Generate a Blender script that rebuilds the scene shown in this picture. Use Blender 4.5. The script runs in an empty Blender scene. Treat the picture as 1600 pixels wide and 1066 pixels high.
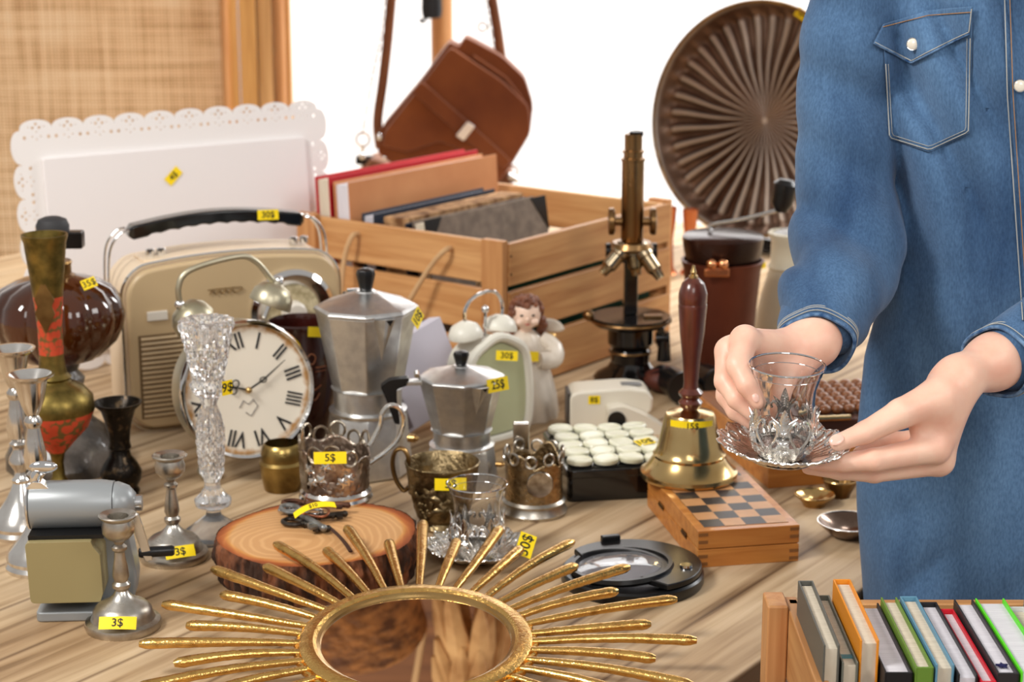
import bpy, bmesh, math, random
import numpy as np
from math import sin, cos, tan, pi, radians as R, sqrt, atan2
from mathutils import Vector, Matrix, noise
from mathutils.bvhtree import BVHTree
random.seed(7)
scn = bpy.context.scene
COL = scn.collection

# ---------------- camera, exposure, world, lights ----------------
CH = 0.70; PITCH = R(14.0); FPX = 3000.0
cd = bpy.data.cameras.new('camera'); cam = bpy.data.objects.new('camera', cd); COL.objects.link(cam)
cam.location = (0, 0, CH); cam.rotation_euler = (pi/2 - PITCH, 0, 0)
cd.sensor_width = 36; cd.lens = 36*FPX/1600; cd.clip_start = .05; cd.clip_end = 50
cd.dof.use_dof = True; cd.dof.focus_distance = 1.62; cd.dof.aperture_fstop = 9.0
scn.camera = cam
scn.view_settings.view_transform = 'Standard'; scn.view_settings.look = 'None'
scn.view_settings.gamma = 1; scn.view_settings.use_curve_mapping = False
scn.view_settings.exposure = 0.28
w = bpy.data.worlds.new('studio'); scn.world = w; w.use_nodes = True
w.node_tree.nodes['Background'].inputs[0].default_value = (1.0, .95, .90, 1)
w.node_tree.nodes['Background'].inputs[1].default_value = 0.37
def area(name, loc, target, size, power, col=(1, 1, 1), sy=None):
    l = bpy.data.lights.new(name, 'AREA'); o = bpy.data.objects.new(name, l); COL.objects.link(o)
    l.shape = 'RECTANGLE'; l.size = size; l.size_y = sy or size; l.energy = power; l.color = col
    o.location = loc; o.rotation_euler = (Vector(target)-Vector(loc)).to_track_quat('-Z', 'Y').to_euler()
    return o
area('key_softbox', (-1.6, 0.7, 2.1), (0.2, 1.95, 0.1), 0.65, 46, (1, .97, .93))
area('fill_softbox', (1.9, .3, 1.7), (0.3, 1.9, .1), 0.8, 13, (1, .97, .94))
area('front_softbox', (0.2, -.9, 1.9), (0.2, 2.1, 0), 1.1, 17, (1, .98, .96))
area('backdrop_light', (0.0, 4.3, 2.6), (0.2, 5.6, .7), 2.6, 130, (1, 1, 1), .7)
area('backdrop_light', (2.4, 3.6, 1.6), (0.6, 5.6, .4), 1.4, 75, (1, 1, 1), .7)

# ---------------- pixel maths (frame 1600x1066) ----------------
def th(py): return PITCH + math.atan((py-533)/FPX)
def Yt(py, z=0): return (CH-z)/tan(th(py))
def dep(Y, z): return Y*cos(PITCH)+(CH-z)*sin(PITCH)
def Xp(px, Y, z): return (px-800)/FPX*dep(Y, z)
def at(px, py, z=0):
    Y = Yt(py, z); return Vector((Xp(px, Y, z), Y, z))
def atd(px, py, Y):
    z = CH-Y*tan(th(py)); return Vector((Xp(px, Y, z), Y, z))
def prof(Y, l):
    o = []
    for hw, py in l:
        z = CH-Y*tan(th(py)); o.append((hw/FPX*dep(Y, z), z))
    z0 = o[0][1]
    return [(a, b-z0) for a, b in o]

# ---------------- mesh builder ----------------
class MB:
    def __init__(s): s.v = []; s.f = []
    def add(s, vs, fs, M=None):
        b = len(s.v)
        for p in vs:
            p = Vector(p); s.v.append(M @ p if M else p)
        s.f += [tuple(i+b for i in f) for f in fs]; return s
    def box(s, c, d, M=None):
        x, y, z = c; a, b, e = d[0]/2, d[1]/2, d[2]/2
        vs = [(x+i*a, y+j*b, z+k*e) for i in (-1, 1) for j in (-1, 1) for k in (-1, 1)]
        fs = [(0, 1, 3, 2), (4, 6, 7, 5), (0, 4, 5, 1), (2, 3, 7, 6), (0, 2, 6, 4), (1, 5, 7, 3)]
        return s.add(vs, fs, M)
    def lathe(s, pr, n=48, fn=None, M=None, c=(0, 0, 0)):
        vs = []; fs = []; rows = []
        for r, z in pr:
            if r < 1e-6:
                rows.append([len(vs)]); vs.append((c[0], c[1], c[2]+z))
            else:
                rows.append(list(range(len(vs), len(vs)+n)))
                for i in range(n):
                    a = 2*pi*i/n; rr = r*(fn(a, r, z) if fn else 1)
                    vs.append((c[0]+rr*cos(a), c[1]+rr*sin(a), c[2]+z))
        for A, B in zip(rows[:-1], rows[1:]):
            for i in range(n):
                j = (i+1) % n
                if len(A) == 1 and len(B) == 1: continue
                if len(A) == 1: fs.append((A[0], B[j], B[i]))
                elif len(B) == 1: fs.append((A[i], A[j], B[0]))
                else: fs.append((A[i], A[j], B[j], B[i]))
        return s.add(vs, fs, M)
    def tube(s, pts, r, n=10, closed=False, flat=1.0, up=None, M=None):
        P = [Vector(p) for p in pts]; m = len(P)
        rs = r if isinstance(r, (list, tuple)) else [r]*m
        vs = []; fs = []; u = None
        for i in range(m):
            if closed: t = (P[(i+1) % m]-P[i-1])
            else: t = P[min(i+1, m-1)]-P[max(i-1, 0)]
            if t.length < 1e-9: t = Vector((0, 0, 1))
            t.normalize()
            if u is None:
                u = Vector(up) if up else (Vector((0, 0, 1)) if abs(t.z) < .9 else Vector((1, 0, 0)))
            u = u-t*u.dot(t)
            if u.length < 1e-6: u = t.orthogonal()
            u.normalize(); w_ = t.cross(u)
            for k in range(n):
                a = 2*pi*k/n; vs.append(P[i]+w_*(rs[i]*cos(a))+u*(rs[i]*flat*sin(a)))
        for i in range(m if closed else m-1):
            for k in range(n):
                a = i*n+k; b = i*n+(k+1) % n; c = ((i+1) % m)*n+(k+1) % n; d = ((i+1) % m)*n+k
                fs.append((a, b, c, d))
        if not closed:
            fs.append(tuple(range(n))[::-1]); fs.append(tuple((m-1)*n+k for k in range(n)))
        return s.add(vs, fs, M)
    def ball(s, c, r, n=14, M=None):
        if not isinstance(r, (tuple, list)): r = (r, r, r)
        vs = []; fs = []; m = max(6, n//2)
        vs.append((c[0], c[1], c[2]-r[2]))
        for i in range(1, m):
            a = -pi/2+pi*i/m
            for k in range(n):
                b = 2*pi*k/n; vs.append((c[0]+r[0]*cos(a)*cos(b), c[1]+r[1]*cos(a)*sin(b), c[2]+r[2]*sin(a)))
        vs.append((c[0], c[1], c[2]+r[2])); L = len(vs)-1
        for k in range(n):
            fs.append((0, 1+(k+1) % n, 1+k)); fs.append((L, L-n+k, L-n+(k+1) % n))
        for i in range(m-2):
            for k in range(n):
                a = 1+i*n+k; b = 1+i*n+(k+1) % n; fs.append((a, b, b+n, a+n))
        return s.add(vs, fs, M)
    def prism(s, ol, z0, z1, M=None):
        n = len(ol); vs = [(x, y, z0) for x, y in ol]+[(x, y, z1) for x, y in ol]
        fs = [tuple(range(n))[::-1], tuple(range(n, 2*n))]+[(i, (i+1) % n, n+(i+1) % n, n+i) for i in range(n)]
        return s.add(vs, fs, M)
    def grid(s, fn, nu, nv, M=None, cu=False):
        vs = [fn(i/nu, j/nv) for j in range(nv+1) for i in range(nu if cu else nu+1)]
        w_ = nu if cu else nu+1
        fs = [(j*w_+i, j*w_+(i+1) % w_, (j+1)*w_+(i+1) % w_, (j+1)*w_+i) for j in range(nv) for i in range(nu)]
        return s.add(vs, fs, M)
XZ = Matrix.Rotation(pi/2, 4, 'X')        # outline (x, y) stands up as (x, z); extrusion z goes to -y
def cat(pts, k=6, closed=False):
    P = [Vector(p) for p in pts]; n = len(P); o = []
    for i in range(n if closed else n-1):
        g = (lambda j: P[j % n]) if closed else (lambda j: P[max(0, min(n-1, j))])
        a, b, c, d = g(i-1), g(i), g(i+1), g(i+2)
        for q in range(k):
            t = q/k; o.append(.5*((2*b)+(c-a)*t+(2*a-5*b+4*c-d)*t*t+(-a+3*b-3*c+d)*t**3))
    if not closed: o.append(P[-1])
    return o
def circ(r, n=48, c=(0, 0, 0), ax='Z', a0=0, a1=2*pi, ry=None):
    o = []; full = abs(a1-a0-2*pi) < 1e-6
    for i in range(n if full else n+1):
        a = a0+(a1-a0)*i/n; x, y = r*cos(a), (ry or r)*sin(a)
        o.append(Vector(c)+Vector((x, y, 0) if ax == 'Z' else ((x, 0, y) if ax == 'Y' else (0, x, y))))
    return o
def rrect(w_, h, r, n=6, cx=0, cy=0):
    o = []
    for sx, sy, a0 in ((1, -1, -pi/2), (1, 1, 0), (-1, 1, pi/2), (-1, -1, pi)):
        for i in range(n+1):
            a = a0+pi/2*i/n; o.append((cx+sx*(w_/2-r)+r*cos(a), cy+sy*(h/2-r)+r*sin(a)))
    return o

def mesh(name, mb, m, ang=35, smooth=True):
    me = bpy.data.meshes.new(name); me.from_pydata([tuple(p) for p in mb.v], [], mb.f); me.validate()
    bm = bmesh.new(); bm.from_mesh(me); bmesh.ops.recalc_face_normals(bm, faces=bm.faces); bm.to_mesh(me); bm.free()
    if smooth:
        me.shade_smooth(); me.set_sharp_from_angle(angle=R(ang))
    me.materials.append(m); return me
PM = {}
def thing(name, label, cat_, loc=(0, 0, 0), rz=0, group=None, rot=None):
    o = bpy.data.objects.new(name, None); COL.objects.link(o); o.empty_display_size = .02
    o.location = loc; o.rotation_euler = rot or (0, 0, rz)
    o['label'] = label; o['category'] = cat_
    if group: o['group'] = group
    return o
def wm(o): return Matrix.Translation(o.location) @ o.rotation_euler.to_matrix().to_4x4()
def part(name, mb, m, parent=None, bev=0, seg=2, sub=0, ang=35, label=None, smooth=True, bang=35):
    me = mesh(name, mb, m, ang, smooth) if isinstance(mb, MB) else mb
    o = bpy.data.objects.new(name, me); COL.objects.link(o)
    if parent: o.parent = parent
    if label: o['label'] = label
    if bev:
        b = o.modifiers.new('bevel', 'BEVEL'); b.width = bev; b.segments = seg; b.limit_method = 'ANGLE'; b.angle_limit = R(bang)
        me.shade_smooth() if smooth else None
        b.harden_normals = True
    if sub:
        b = o.modifiers.new('subdivision', 'SUBSURF'); b.levels = sub; b.render_levels = sub
    return o
def struct(name, mb, m, **k):
    o = part(name, mb, m, **k); o['kind'] = 'structure'; return o
def solo(o, label, cat_, group=None):
    o['label'] = label; o['category'] = cat_
    if group: o['group'] = group
    return o
def dup(r, loc, rz=None, label=None, rot=None):
    def cp(o, par):
        c = o.copy(); COL.objects.link(c)
        if par: c.parent = par
        for ch in [x for x in kids.get(o.name, [])]: cp(ch, c)
        return c
    kids = {}
    for x in COL.objects:
        if x.parent: kids.setdefault(x.parent.name, []).append(x)
    c = cp(r, None); c.location = loc
    if rz is not None: c.rotation_euler = (0, 0, rz)
    if rot: c.rotation_euler = rot
    if label: c['label'] = label
    return c

# ---------------- materials ----------------
def C(r, g, b):
    f = lambda c: (c/255/12.92) if c/255 <= .04045 else ((c/255+.055)/1.055)**2.4
    return (f(r), f(g), f(b), 1)
def pm(name, col, rough=.5, metal=0, col2=None, sc=20, st=(1, 1, 1), pos=(.35, .65), bump=0, bsc=100, bst=None, trans=0, ior=1.45,
       coat=0, sheen=0, det=4, rvar=0, sss=0, bdist=.001, spec=None, dist=0):
    m = bpy.data.materials.new(name); m.use_nodes = True; nt = m.node_tree; N = nt.nodes; L = nt.links
    b = N['Principled BSDF']; b.inputs['Base Color'].default_value = col; b.inputs['Roughness'].default_value = rough
    b.inputs['Metallic'].default_value = metal; b.inputs['IOR'].default_value = ior
    b.inputs['Transmission Weight'].default_value = trans; b.inputs['Coat Weight'].default_value = coat
    b.inputs['Coat Roughness'].default_value = .08
    if spec is not None: b.inputs['Specular IOR Level'].default_value = spec
    if sheen: b.inputs['Sheen Weight'].default_value = sheen
    if sss:
        b.inputs['Subsurface Weight'].default_value = sss; b.inputs['Subsurface Radius'].default_value = (1, .35, .2)
        b.inputs['Subsurface Scale'].default_value = .006
    tc = N.new('ShaderNodeTexCoord')
    def nz(scale, stretch, detail=det):
        mp = N.new('ShaderNodeMapping'); mp.inputs['Scale'].default_value = stretch; L.new(tc.outputs['Object'], mp.inputs[0])
        n = N.new('ShaderNodeTexNoise'); n.inputs['Scale'].default_value = scale; n.inputs['Detail'].default_value = detail
        n.inputs['Distortion'].default_value = dist
        L.new(mp.outputs[0], n.inputs[0]); return n
    if col2 is not None:
        n = nz(sc, st); rp = N.new('ShaderNodeValToRGB'); L.new(n.outputs[0], rp.inputs[0])
        rp.color_ramp.elements[0].position = pos[0]; rp.color_ramp.elements[1].position = pos[1]
        rp.color_ramp.elements[0].color = col; rp.color_ramp.elements[1].color = col2
        L.new(rp.outputs[0], b.inputs['Base Color'])
        if rvar:
            mr = N.new('ShaderNodeMapRange'); L.new(n.outputs[0], mr.inputs[0]); mr.inputs[3].default_value = rough; mr.inputs[4].default_value = rough+rvar
            mr.inputs[1].default_value = .3; mr.inputs[2].default_value = .7; L.new(mr.outputs[0], b.inputs['Roughness'])
    if bump:
        n2 = nz(bsc, bst or (1, 1, 1), 3); bp = N.new('ShaderNodeBump'); bp.inputs['Strength'].default_value = bump
        bp.inputs['Distance'].default_value = bdist; L.new(n2.outputs[0], bp.inputs['Height']); L.new(bp.outputs[0], b.inputs['Normal'])
    return m
def wood(name, c1, c2, ax=0, sc=6, stretch=14, rough=.5, bump=.25, coat=0, spec=None):
    st = [stretch]*3; st[ax] = 1
    return pm(name, c1, rough, 0, c2, sc, tuple(st), (.3, .72), bump, sc*1.6, tuple(st), coat=coat, det=6, dist=.6, bdist=.0006, spec=spec)
silver = pm('silver', C(232, 230, 226), .13, 1, C(186, 176, 166), 24, pos=(.4, .75), rvar=.1)
pewter = pm('pewter', C(206, 202, 194), .24, 1, C(156, 146, 132), 40, rvar=.18, bump=.08, bsc=300)
filig = pm('tarnished_silver', C(205, 195, 178), .2, 1, C(124, 106, 84), 60, rvar=.2, bump=.7, bsc=260, bdist=.0015)
shiny = pm('polished_silver_relief', C(244, 242, 238), .1, 1, C(186, 180, 172), 140, pos=(.4, .75), bump=.5, bsc=420, bdist=.001)
brass = pm('brass', C(208, 176, 118), .2, 1, C(158, 120, 70), 14, rvar=.14)
bellbrass = pm('polished_brass', C(224, 196, 140), .15, 1, C(190, 156, 100), 9, rvar=.08)
oldbrass = pm('aged_brass', C(150, 118, 72), .3, 1, C(96, 68, 38), 30, rvar=.2)
antique = pm('antique_bronze', C(158, 138, 102), .28, 1, C(92, 74, 48), 70, rvar=.2, bump=.9, bsc=160, bdist=.002)
gold = pm('gold_leaf', C(226, 182, 106), .17, 1, C(156, 110, 50), 90, pos=(.5, .85), rvar=.12, bump=.4, bsc=360, bdist=.0012)
alu = pm('cast_aluminium', C(222, 222, 220), .3, 1, C(196, 195, 194), 60, rvar=.12, bump=.08, bsc=500)
steel = pm('steel', C(205, 205, 205), .18, 1)
chrome = pm('chrome', C(225, 225, 225), .06, 1)
greyplast = pm('grey_metallic_plastic', C(150, 154, 156), .36, .3)
olive = pm('olive_plastic', C(152, 138, 96), .42)
blackp = pm('black_plastic', C(18, 18, 19), .3)
blackg = pm('glossy_black', C(10, 10, 11), .12, coat=.5)
rubber = pm('dark_rubber', C(50, 50, 52), .6)
darkmetal = pm('blackened_metal', C(28, 25, 24), .28, .6)
glass = pm('clear_glass', (1, 1, 1, 1), 0, trans=1, ior=1.45)
crystal = pm('cut_crystal', (1, 1, 1, 1), .02, trans=.86, ior=1.5)
amber = pm('brown_glazed_glass', C(84, 40, 12), .05, coat=.6, col2=C(40, 16, 6), sc=9)
yellow = pm('yellow_sticker', C(255, 222, 10), .5)
ink = pm('black_ink', C(22, 20, 14), .6)
ivory = pm('ivory_plastic', C(226, 218, 204), .35)
white = pm('white_painted', C(238, 234, 232), .45)
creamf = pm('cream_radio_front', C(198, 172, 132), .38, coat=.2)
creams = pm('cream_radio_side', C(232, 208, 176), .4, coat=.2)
darkred = pm('dark_red_glaze', C(58, 18, 12), .2, coat=.5, col2=C(34, 10, 8), sc=14)
rose = wood('rosewood', C(112, 52, 34), C(62, 24, 16), 2, 14, 6, .28, .1, coat=.5)
pine = wood('pine', C(218, 168, 112), C(186, 128, 74), 0, 5, 16, .5, .2)
pinez = wood('pine_upright', C(206, 152, 98), C(176, 116, 66), 2, 5, 16, .5, .2)
pinex = wood('pine_inside', C(196, 146, 92), C(164, 108, 60), 1, 5, 16, .5, .2)
honey = wood('honey_wood', C(206, 138, 66), C(170, 98, 36), 0, 7, 14, .4, .15, coat=.2)
leather = pm('brown_suede', C(122, 66, 30), .85, 0, C(98, 48, 20), 7, sheen=.3, bump=.3, bsc=700, spec=.2)
leather2 = pm('brown_leather', C(134, 82, 46), .6, 0, C(104, 58, 30), 12)
rope = pm('rope', C(202, 164, 120), .85, bump=.6, bsc=300)
page = pm('book_pages', C(226, 216, 196), .8, 0, C(200, 188, 166), 60, (1, 30, .3))
pagew = pm('white_pages', C(226, 224, 230), .8, 0, C(206, 203, 210), 60, (1, 30, .3))

# ---------------- price stickers ----------------
def text_mesh(body, size, ext=.00015, off=.0):
    cu = bpy.data.curves.new('t', 'FONT'); cu.body = body; cu.size = size; cu.extrude = ext; cu.offset = off
    cu.align_x = 'CENTER'; cu.align_y = 'CENTER'; cu.resolution_u = 3
    o = bpy.data.objects.new('t', cu); COL.objects.link(o); bpy.context.view_layer.update()
    dg = bpy.context.evaluated_depsgraph_get(); me = bpy.data.meshes.new_from_object(o.evaluated_get(dg))
    bpy.data.objects.remove(o); bpy.data.curves.remove(cu)
    return me
def frame(pos, n, up=(0, 0, 1), roll=0):
    n = Vector(n).normalized(); up = Vector(up); x = up.cross(n).normalized(); y = n.cross(x)
    M = Matrix((x, y, n)).transposed().to_4x4(); M.translation = Vector(pos)
    return M @ Matrix.Rotation(R(roll), 4, 'Z')
def tag(parent, body, pos, n, w_, h, up=(0, 0, 1), roll=0, bend=0, tx=0, curl=0, ts=.62, local=False, bendy=0):
    """yellow sticker: pos/normal in world, bend = radius it wraps round (vertical axis), bendy = arch"""
    M = frame(pos, n, up, roll)
    if not local: M = wm(parent).inverted() @ M
    def bd(p):
        x, y, z = p
        if bend: a = x/bend; x, z = (bend+z)*sin(a), (bend+z)*cos(a)-bend
        if bendy: y += -bendy*(x/(w_/2))**2
        if curl: z += curl*max(0, x/(w_/2))**2
        return (x, y, z)
    mb = MB(); nu = 14
    for zz in (0, .0003): mb.grid(lambda u, v: bd(((u-.5)*w_, (v-.5)*h, zz)), nu, 2)
    o = part('price_tag', mb, yellow, parent); o.matrix_basis = M
    me = text_mesh(body, h*ts/.7, .0001, h*.012)
    for v in me.vertices:
        p = bd((v.co.x+tx*w_, v.co.y, v.co.z+.00045)); v.co = p
    me.materials.clear(); me.materials.append(ink)
    t = bpy.data.objects.new('price_text', me); COL.objects.link(t); t.parent = o
    return o

# ---------------- surface nets ----------------
def nets(F, o, h):
    nx, ny, nz = F.shape; S = F < 0
    acc = np.zeros((nx-1, ny-1, nz-1, 3), np.float32); cnt = np.zeros((nx-1, ny-1, nz-1), np.float32)
    sh = (nx-1, ny-1, nz-1)
    for ax in range(3):
        ot = [a for a in range(3) if a != ax]
        for a in (0, 1):
            for b in (0, 1):
                s0 = [None]*3; s0[ax] = slice(0, sh[ax]); s0[ot[0]] = slice(a, a+sh[ot[0]]); s0[ot[1]] = slice(b, b+sh[ot[1]])
                s1 = list(s0); s1[ax] = slice(1, sh[ax]+1)
                f0 = F[tuple(s0)]; f1 = F[tuple(s1)]; m = (f0 < 0) != (f1 < 0)
                t = np.where(m, f0/np.where(m, f0-f1, 1), 0)
                acc[..., ax] += t; acc[..., ot[0]] += np.where(m, a, 0); acc[..., ot[1]] += np.where(m, b, 0); cnt += m
    act = cnt > 0; idx = -np.ones(sh, np.int64); idx[act] = np.arange(act.sum())
    ijk = np.argwhere(act); V = (ijk+acc[act]/cnt[act][:, None])*h+np.array(o); faces = []
    for ax in range(3):
        ot = [a for a in range(3) if a != ax]
        s0 = [slice(1, sh[0]), slice(1, sh[1]), slice(1, sh[2])]; s0[ax] = slice(0, sh[ax]); s1 = list(s0); s1[ax] = slice(1, sh[ax]+1)
        a = S[tuple(s0)]; b = S[tuple(s1)]; ch = np.argwhere(a != b)
        if not len(ch): continue
        fl = a[tuple(ch.T)]; base = ch.copy(); base[:, ot[0]] += 1; base[:, ot[1]] += 1
        def cid(da, db):
            c = base.copy(); c[:, ot[0]] -= da; c[:, ot[1]] -= db; return idx[tuple(c.T)]
        q = np.stack([cid(1, 1), cid(0, 1), cid(0, 0), cid(1, 0)], 1)
        if ax == 1: fl = ~fl
        q[~fl] = q[~fl][:, ::-1]; faces.append(q)
    return V, np.concatenate(faces)
def smin(a, b, k):
    h = np.clip(.5+.5*(b-a)/k, 0, 1); return b*(1-h)+a*h-k*h*(1-h)
def cone(P, a, ra, b, rb, sq=None):
    a = np.array(a); b = np.array(b); ab = b-a; L2 = (ab**2).sum()
    t = np.clip(((P-a)@ab)/max(L2, 1e-12), 0, 1)
    d = P-a-t[..., None]*ab
    if sq is not None:            # squash: axis, factor
        ax = np.array(sq[0]); ax = ax/np.linalg.norm(ax); k = d@ax; d = d+(k*(sq[1]-1))[..., None]*ax
    return np.sqrt((d**2).sum(-1))-(ra+(rb-ra)*t)
def gridpts(lo, hi, h):
    ax = [np.arange(lo[i], hi[i], h) for i in range(3)]
    return np.stack(np.meshgrid(*ax, indexing='ij'), -1)
# ================= SETTING =================
fm = pm('floor_grey', C(190, 184, 178), .6); wmw = pm('white_wall_paint', C(245, 245, 245), .8)
struct('floor', MB().box((0, 3, -.79), (9, 10, .08)), fm)
struct('wall_back', MB().box((0, 5.75, .95), (9, .1, 3.4)), wmw)

def table_mat():
    m = pm('laminate_oak', C(206, 180, 150), .5, spec=.22); nt = m.node_tree; N = nt.nodes; L = nt.links; b = N['Principled BSDF']
    tc = N.new('ShaderNodeTexCoord')
    def noisy(sc, st, det=6, ds=.4):
        mp = N.new('ShaderNodeMapping'); mp.inputs['Scale'].default_value = st; L.new(tc.outputs['Object'], mp.inputs[0])
        n = N.new('ShaderNodeTexNoise'); n.inputs['Scale'].default_value = sc; n.inputs['Detail'].default_value = det; n.inputs['Distortion'].default_value = ds
        L.new(mp.outputs[0], n.inputs[0]); return n.outputs[0]
    def ramp(src, els):
        r = N.new('ShaderNodeValToRGB'); L.new(src, r.inputs[0]); e = r.color_ramp.elements
        e[0].position, e[0].color = els[0]; e[1].position, e[1].color = els[-1]
        for p, c in els[1:-1]: q = e.new(p); q.color = c
        return r.outputs[0]
    def mix(a, b_, f, mode='MIX'):
        x = N.new('ShaderNodeMix'); x.data_type = 'RGBA'; x.blend_type = mode; L.new(a, x.inputs[6]); L.new(b_, x.inputs[7])
        if isinstance(f, float): x.inputs[0].default_value = f
        else: L.new(f, x.inputs[0])
        return x.outputs[2]
    grain = ramp(noisy(2.2, (1, 26, 26)), [(.28, C(136, 112, 84)), (.40, C(186, 162, 130)), (.55, C(210, 188, 156)), (.78, C(224, 206, 178))])
    broad = ramp(noisy(1.1, (.5, 9, 9), 2), [(.3, C(205, 188, 170)), (.7, C(255, 250, 244))])
    c = mix(grain, broad, .9, 'MULTIPLY')
    sep = N.new('ShaderNodeSeparateXYZ'); L.new(tc.outputs['Object'], sep.inputs[0])
    fr = N.new('ShaderNodeMath'); fr.operation = 'PINGPONG'; L.new(sep.outputs[1], fr.inputs[0]); fr.inputs[1].default_value = .047
    seam = ramp(fr.outputs[0], [(0.0, C(120, 92, 66)), (.0016, C(255, 255, 255))])
    c = mix(c, seam, .75, 'MULTIPLY'); L.new(c, b.inputs['Base Color'])
    return m
tb = thing('display_table', 'long table with a light oak plank top carrying all the flea market goods', 'table', (.345, 1.785, 0), R(90-35))
part('tabletop', MB().box((.1, 1.0, -.014), (3.1, 2.0, .028)), table_mat(), tb, bev=.003)
# local x = along grain, y = left of it; the right edge is y = 0
part('edge_band', MB().box((.1, .006, -.045), (3.0, .02, .034)), wood('edge_oak', C(176, 136, 98), C(140, 100, 66), 0, 4, 16), tb)
for lx in (-1.4, 1.5):
    for ly in (.06, 1.9):
        part('leg', MB().box((lx, ly, -.39), (.06, .06, .72)), pine, tb, bev=.004)

# ---- folding screen with woven panels ----
def weave():
    m = pm('woven_cane', C(206, 160, 112), .8); nt = m.node_tree; N = nt.nodes; L = nt.links; b = N['Principled BSDF']
    tc = N.new('ShaderNodeTexCoord')
    def wv(axis, s):
        x = N.new('ShaderNodeTexWave'); x.bands_direction = axis; x.inputs['Scale'].default_value = s; x.inputs['Distortion'].default_value = .6; x.inputs['Detail'].default_value = 1
        L.new(tc.outputs['Object'], x.inputs[0]); return x.outputs['Fac']
    mu = N.new('ShaderNodeMath'); mu.operation = 'MULTIPLY'; L.new(wv('X', 42), mu.inputs[0]); L.new(wv('Z', 46), mu.inputs[1])
    def nz(st, sc=3):
        mp = N.new('ShaderNodeMapping'); mp.inputs['Scale'].default_value = st; L.new(tc.outputs['Object'], mp.inputs[0])
        n = N.new('ShaderNodeTexNoise'); n.inputs['Scale'].default_value = sc; n.inputs['Detail'].default_value = 4; L.new(mp.outputs[0], n.inputs[0]); return n.outputs[0]
    a = N.new('ShaderNodeMath'); a.operation = 'ADD'; L.new(nz((1, 1, 22)), a.inputs[0]); L.new(nz((22, 1, 1)), a.inputs[1])
    s = N.new('ShaderNodeMath'); s.operation = 'MULTIPLY_ADD'; L.new(mu.outputs[0], s.inputs[0]); s.inputs[1].default_value = .28; 
    h = N.new('ShaderNodeMath'); h.operation = 'MULTIPLY'; L.new(a.outputs[0], h.inputs[0]); h.inputs[1].default_value = .5; L.new(h.outputs[0], s.inputs[2])
    r = N.new('ShaderNodeValToRGB'); L.new(s.outputs[0], r.inputs[0]); e = r.color_ramp.elements
    e[0].position = .36; e[0].color = C(172, 128, 84); e[1].position = .78; e[1].color = C(250, 222, 184); q = e.new(.54); q.color = C(228, 186, 138)
    L.new(r.outputs[0], b.inputs['Base Color'])
    bp = N.new('ShaderNodeBump'); bp.inputs['Strength'].default_value = .5; bp.inputs['Distance'].default_value = .002; L.new(mu.outputs[0], bp.inputs['Height']); L.new(bp.outputs[0], b.inputs['Normal'])
    return m
YS = 4.15
sx = lambda px: Xp(px, YS, .5)
scw = wood('screen_frame_wood', C(222, 170, 100), C(184, 130, 66), 2, 3, 14)
scr = thing('folding_screen', 'tall folding screen with woven cane panels in wooden frames, far left behind the goods', 'room divider', (sx(200), YS, -.75))
lx = lambda px: sx(px)-sx(200)
x0, x1 = lx(-260), lx(347)
part('cane_panel', MB().box(((x0+x1)/2, 0, 1.02), (x1-x0, .012, 2.0)), weave(), scr)
fr = MB(); fr.box(((lx(350)+lx(370))/2, -.012, 1.02), (lx(370)-lx(352), .03, 2.04)); fr.box((lx(385), -.004, 1.02), (lx(398)-lx(371), .04, 2.04))
fr.box((lx(-270), 0, 1.02), (.05, .04, 2.04)); fr.box(((x0+x1)/2, 0, .04), (x1-x0+.05, .04, .08)); fr.box(((x0+x1)/2, 0, 2.03), (x1-x0+.05, .04, .06))
part('screen_frame', fr, scw, scr, bev=.004)
rod = MB().tube([(lx(350), -.03, .02), (lx(350), -.03, 2.02)], .009, 12); part('round_batten', rod, pinez, scr)
f2 = MB().box((lx(412), .0, 1.02), (lx(424)-lx(401), .045, 2.04)); f2.box((lx(438), .02, 1.02), (lx(450)-lx(426), .03, 2.04))
part('second_frame', f2, wood('second_leaf_wood', C(228, 182, 124), C(186, 136, 78), 2, 3, 14), scr, bev=.004)
part('leaf_edge', MB().tube([(lx(434), -.012, .02), (lx(434), -.012, 2.02)], .012, 12), pinez, scr)

# ---- unseen basket and dried grass, added for the mirror to reflect ----
bk = thing('added_basket', 'round wicker basket added out of view above the table for mirror reflections', 'basket', (-.26, 2.72, .70))
bmat = pm('wicker', C(176, 116, 62), .7, 0, C(96, 56, 28), 30, (1, 1, 3), bump=1, bsc=60, bdist=.006)
part('bowl', MB().lathe([(0, 0), (.07, .003), (.11, .05), (.125, .11), (.12, .12), (.105, .06), (.06, .012), (0, .01)], 48, lambda a, r, z: 1+.02*sin(24*a)*(1 if int(z*60) % 2 else -1)), bmat, bk)
for s in (-1, 1): part('rope', MB().tube([(s*.12, 0, .115), (s*.02, 0, .72)], .006), rope, bk)
gm = pm('dried_grass', C(214, 170, 116), .8, 0, C(150, 100, 52), 12)
pg = thing('added_grass_bunch', 'bunch of fluffy dried grass added out of view beside the basket for mirror reflections', 'dried flowers', (-.06, 2.72, 1.22))
g = MB()
for i in range(60):
    a = random.uniform(0, 2*pi); l = random.uniform(.28, .52); s = random.uniform(.02, .075)
    p = cat([(0, 0, 0), (s*.3*cos(a), s*.3*sin(a), -l*.5), (s*cos(a), s*sin(a), -l)], 4)
    g.tube(p, [.002]*5+[.012, .02, .014, .003][:len(p)-5], 6)
part('plume', g, gm, pg)
hp_ = thing('added_reflection_panel', 'dark plank panel added out of view above the table for warm metal reflections', 'panel', (-.1, 3.05, .62))  # unseen panel, added to give metal and mirror dark warm reflections
part('planks', MB().box((0, 0, .45), (1.5, .02, .9)), wood('dark_panel_wood', C(150, 98, 58), C(96, 56, 30), 0, 4, 10), hp_)
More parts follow.
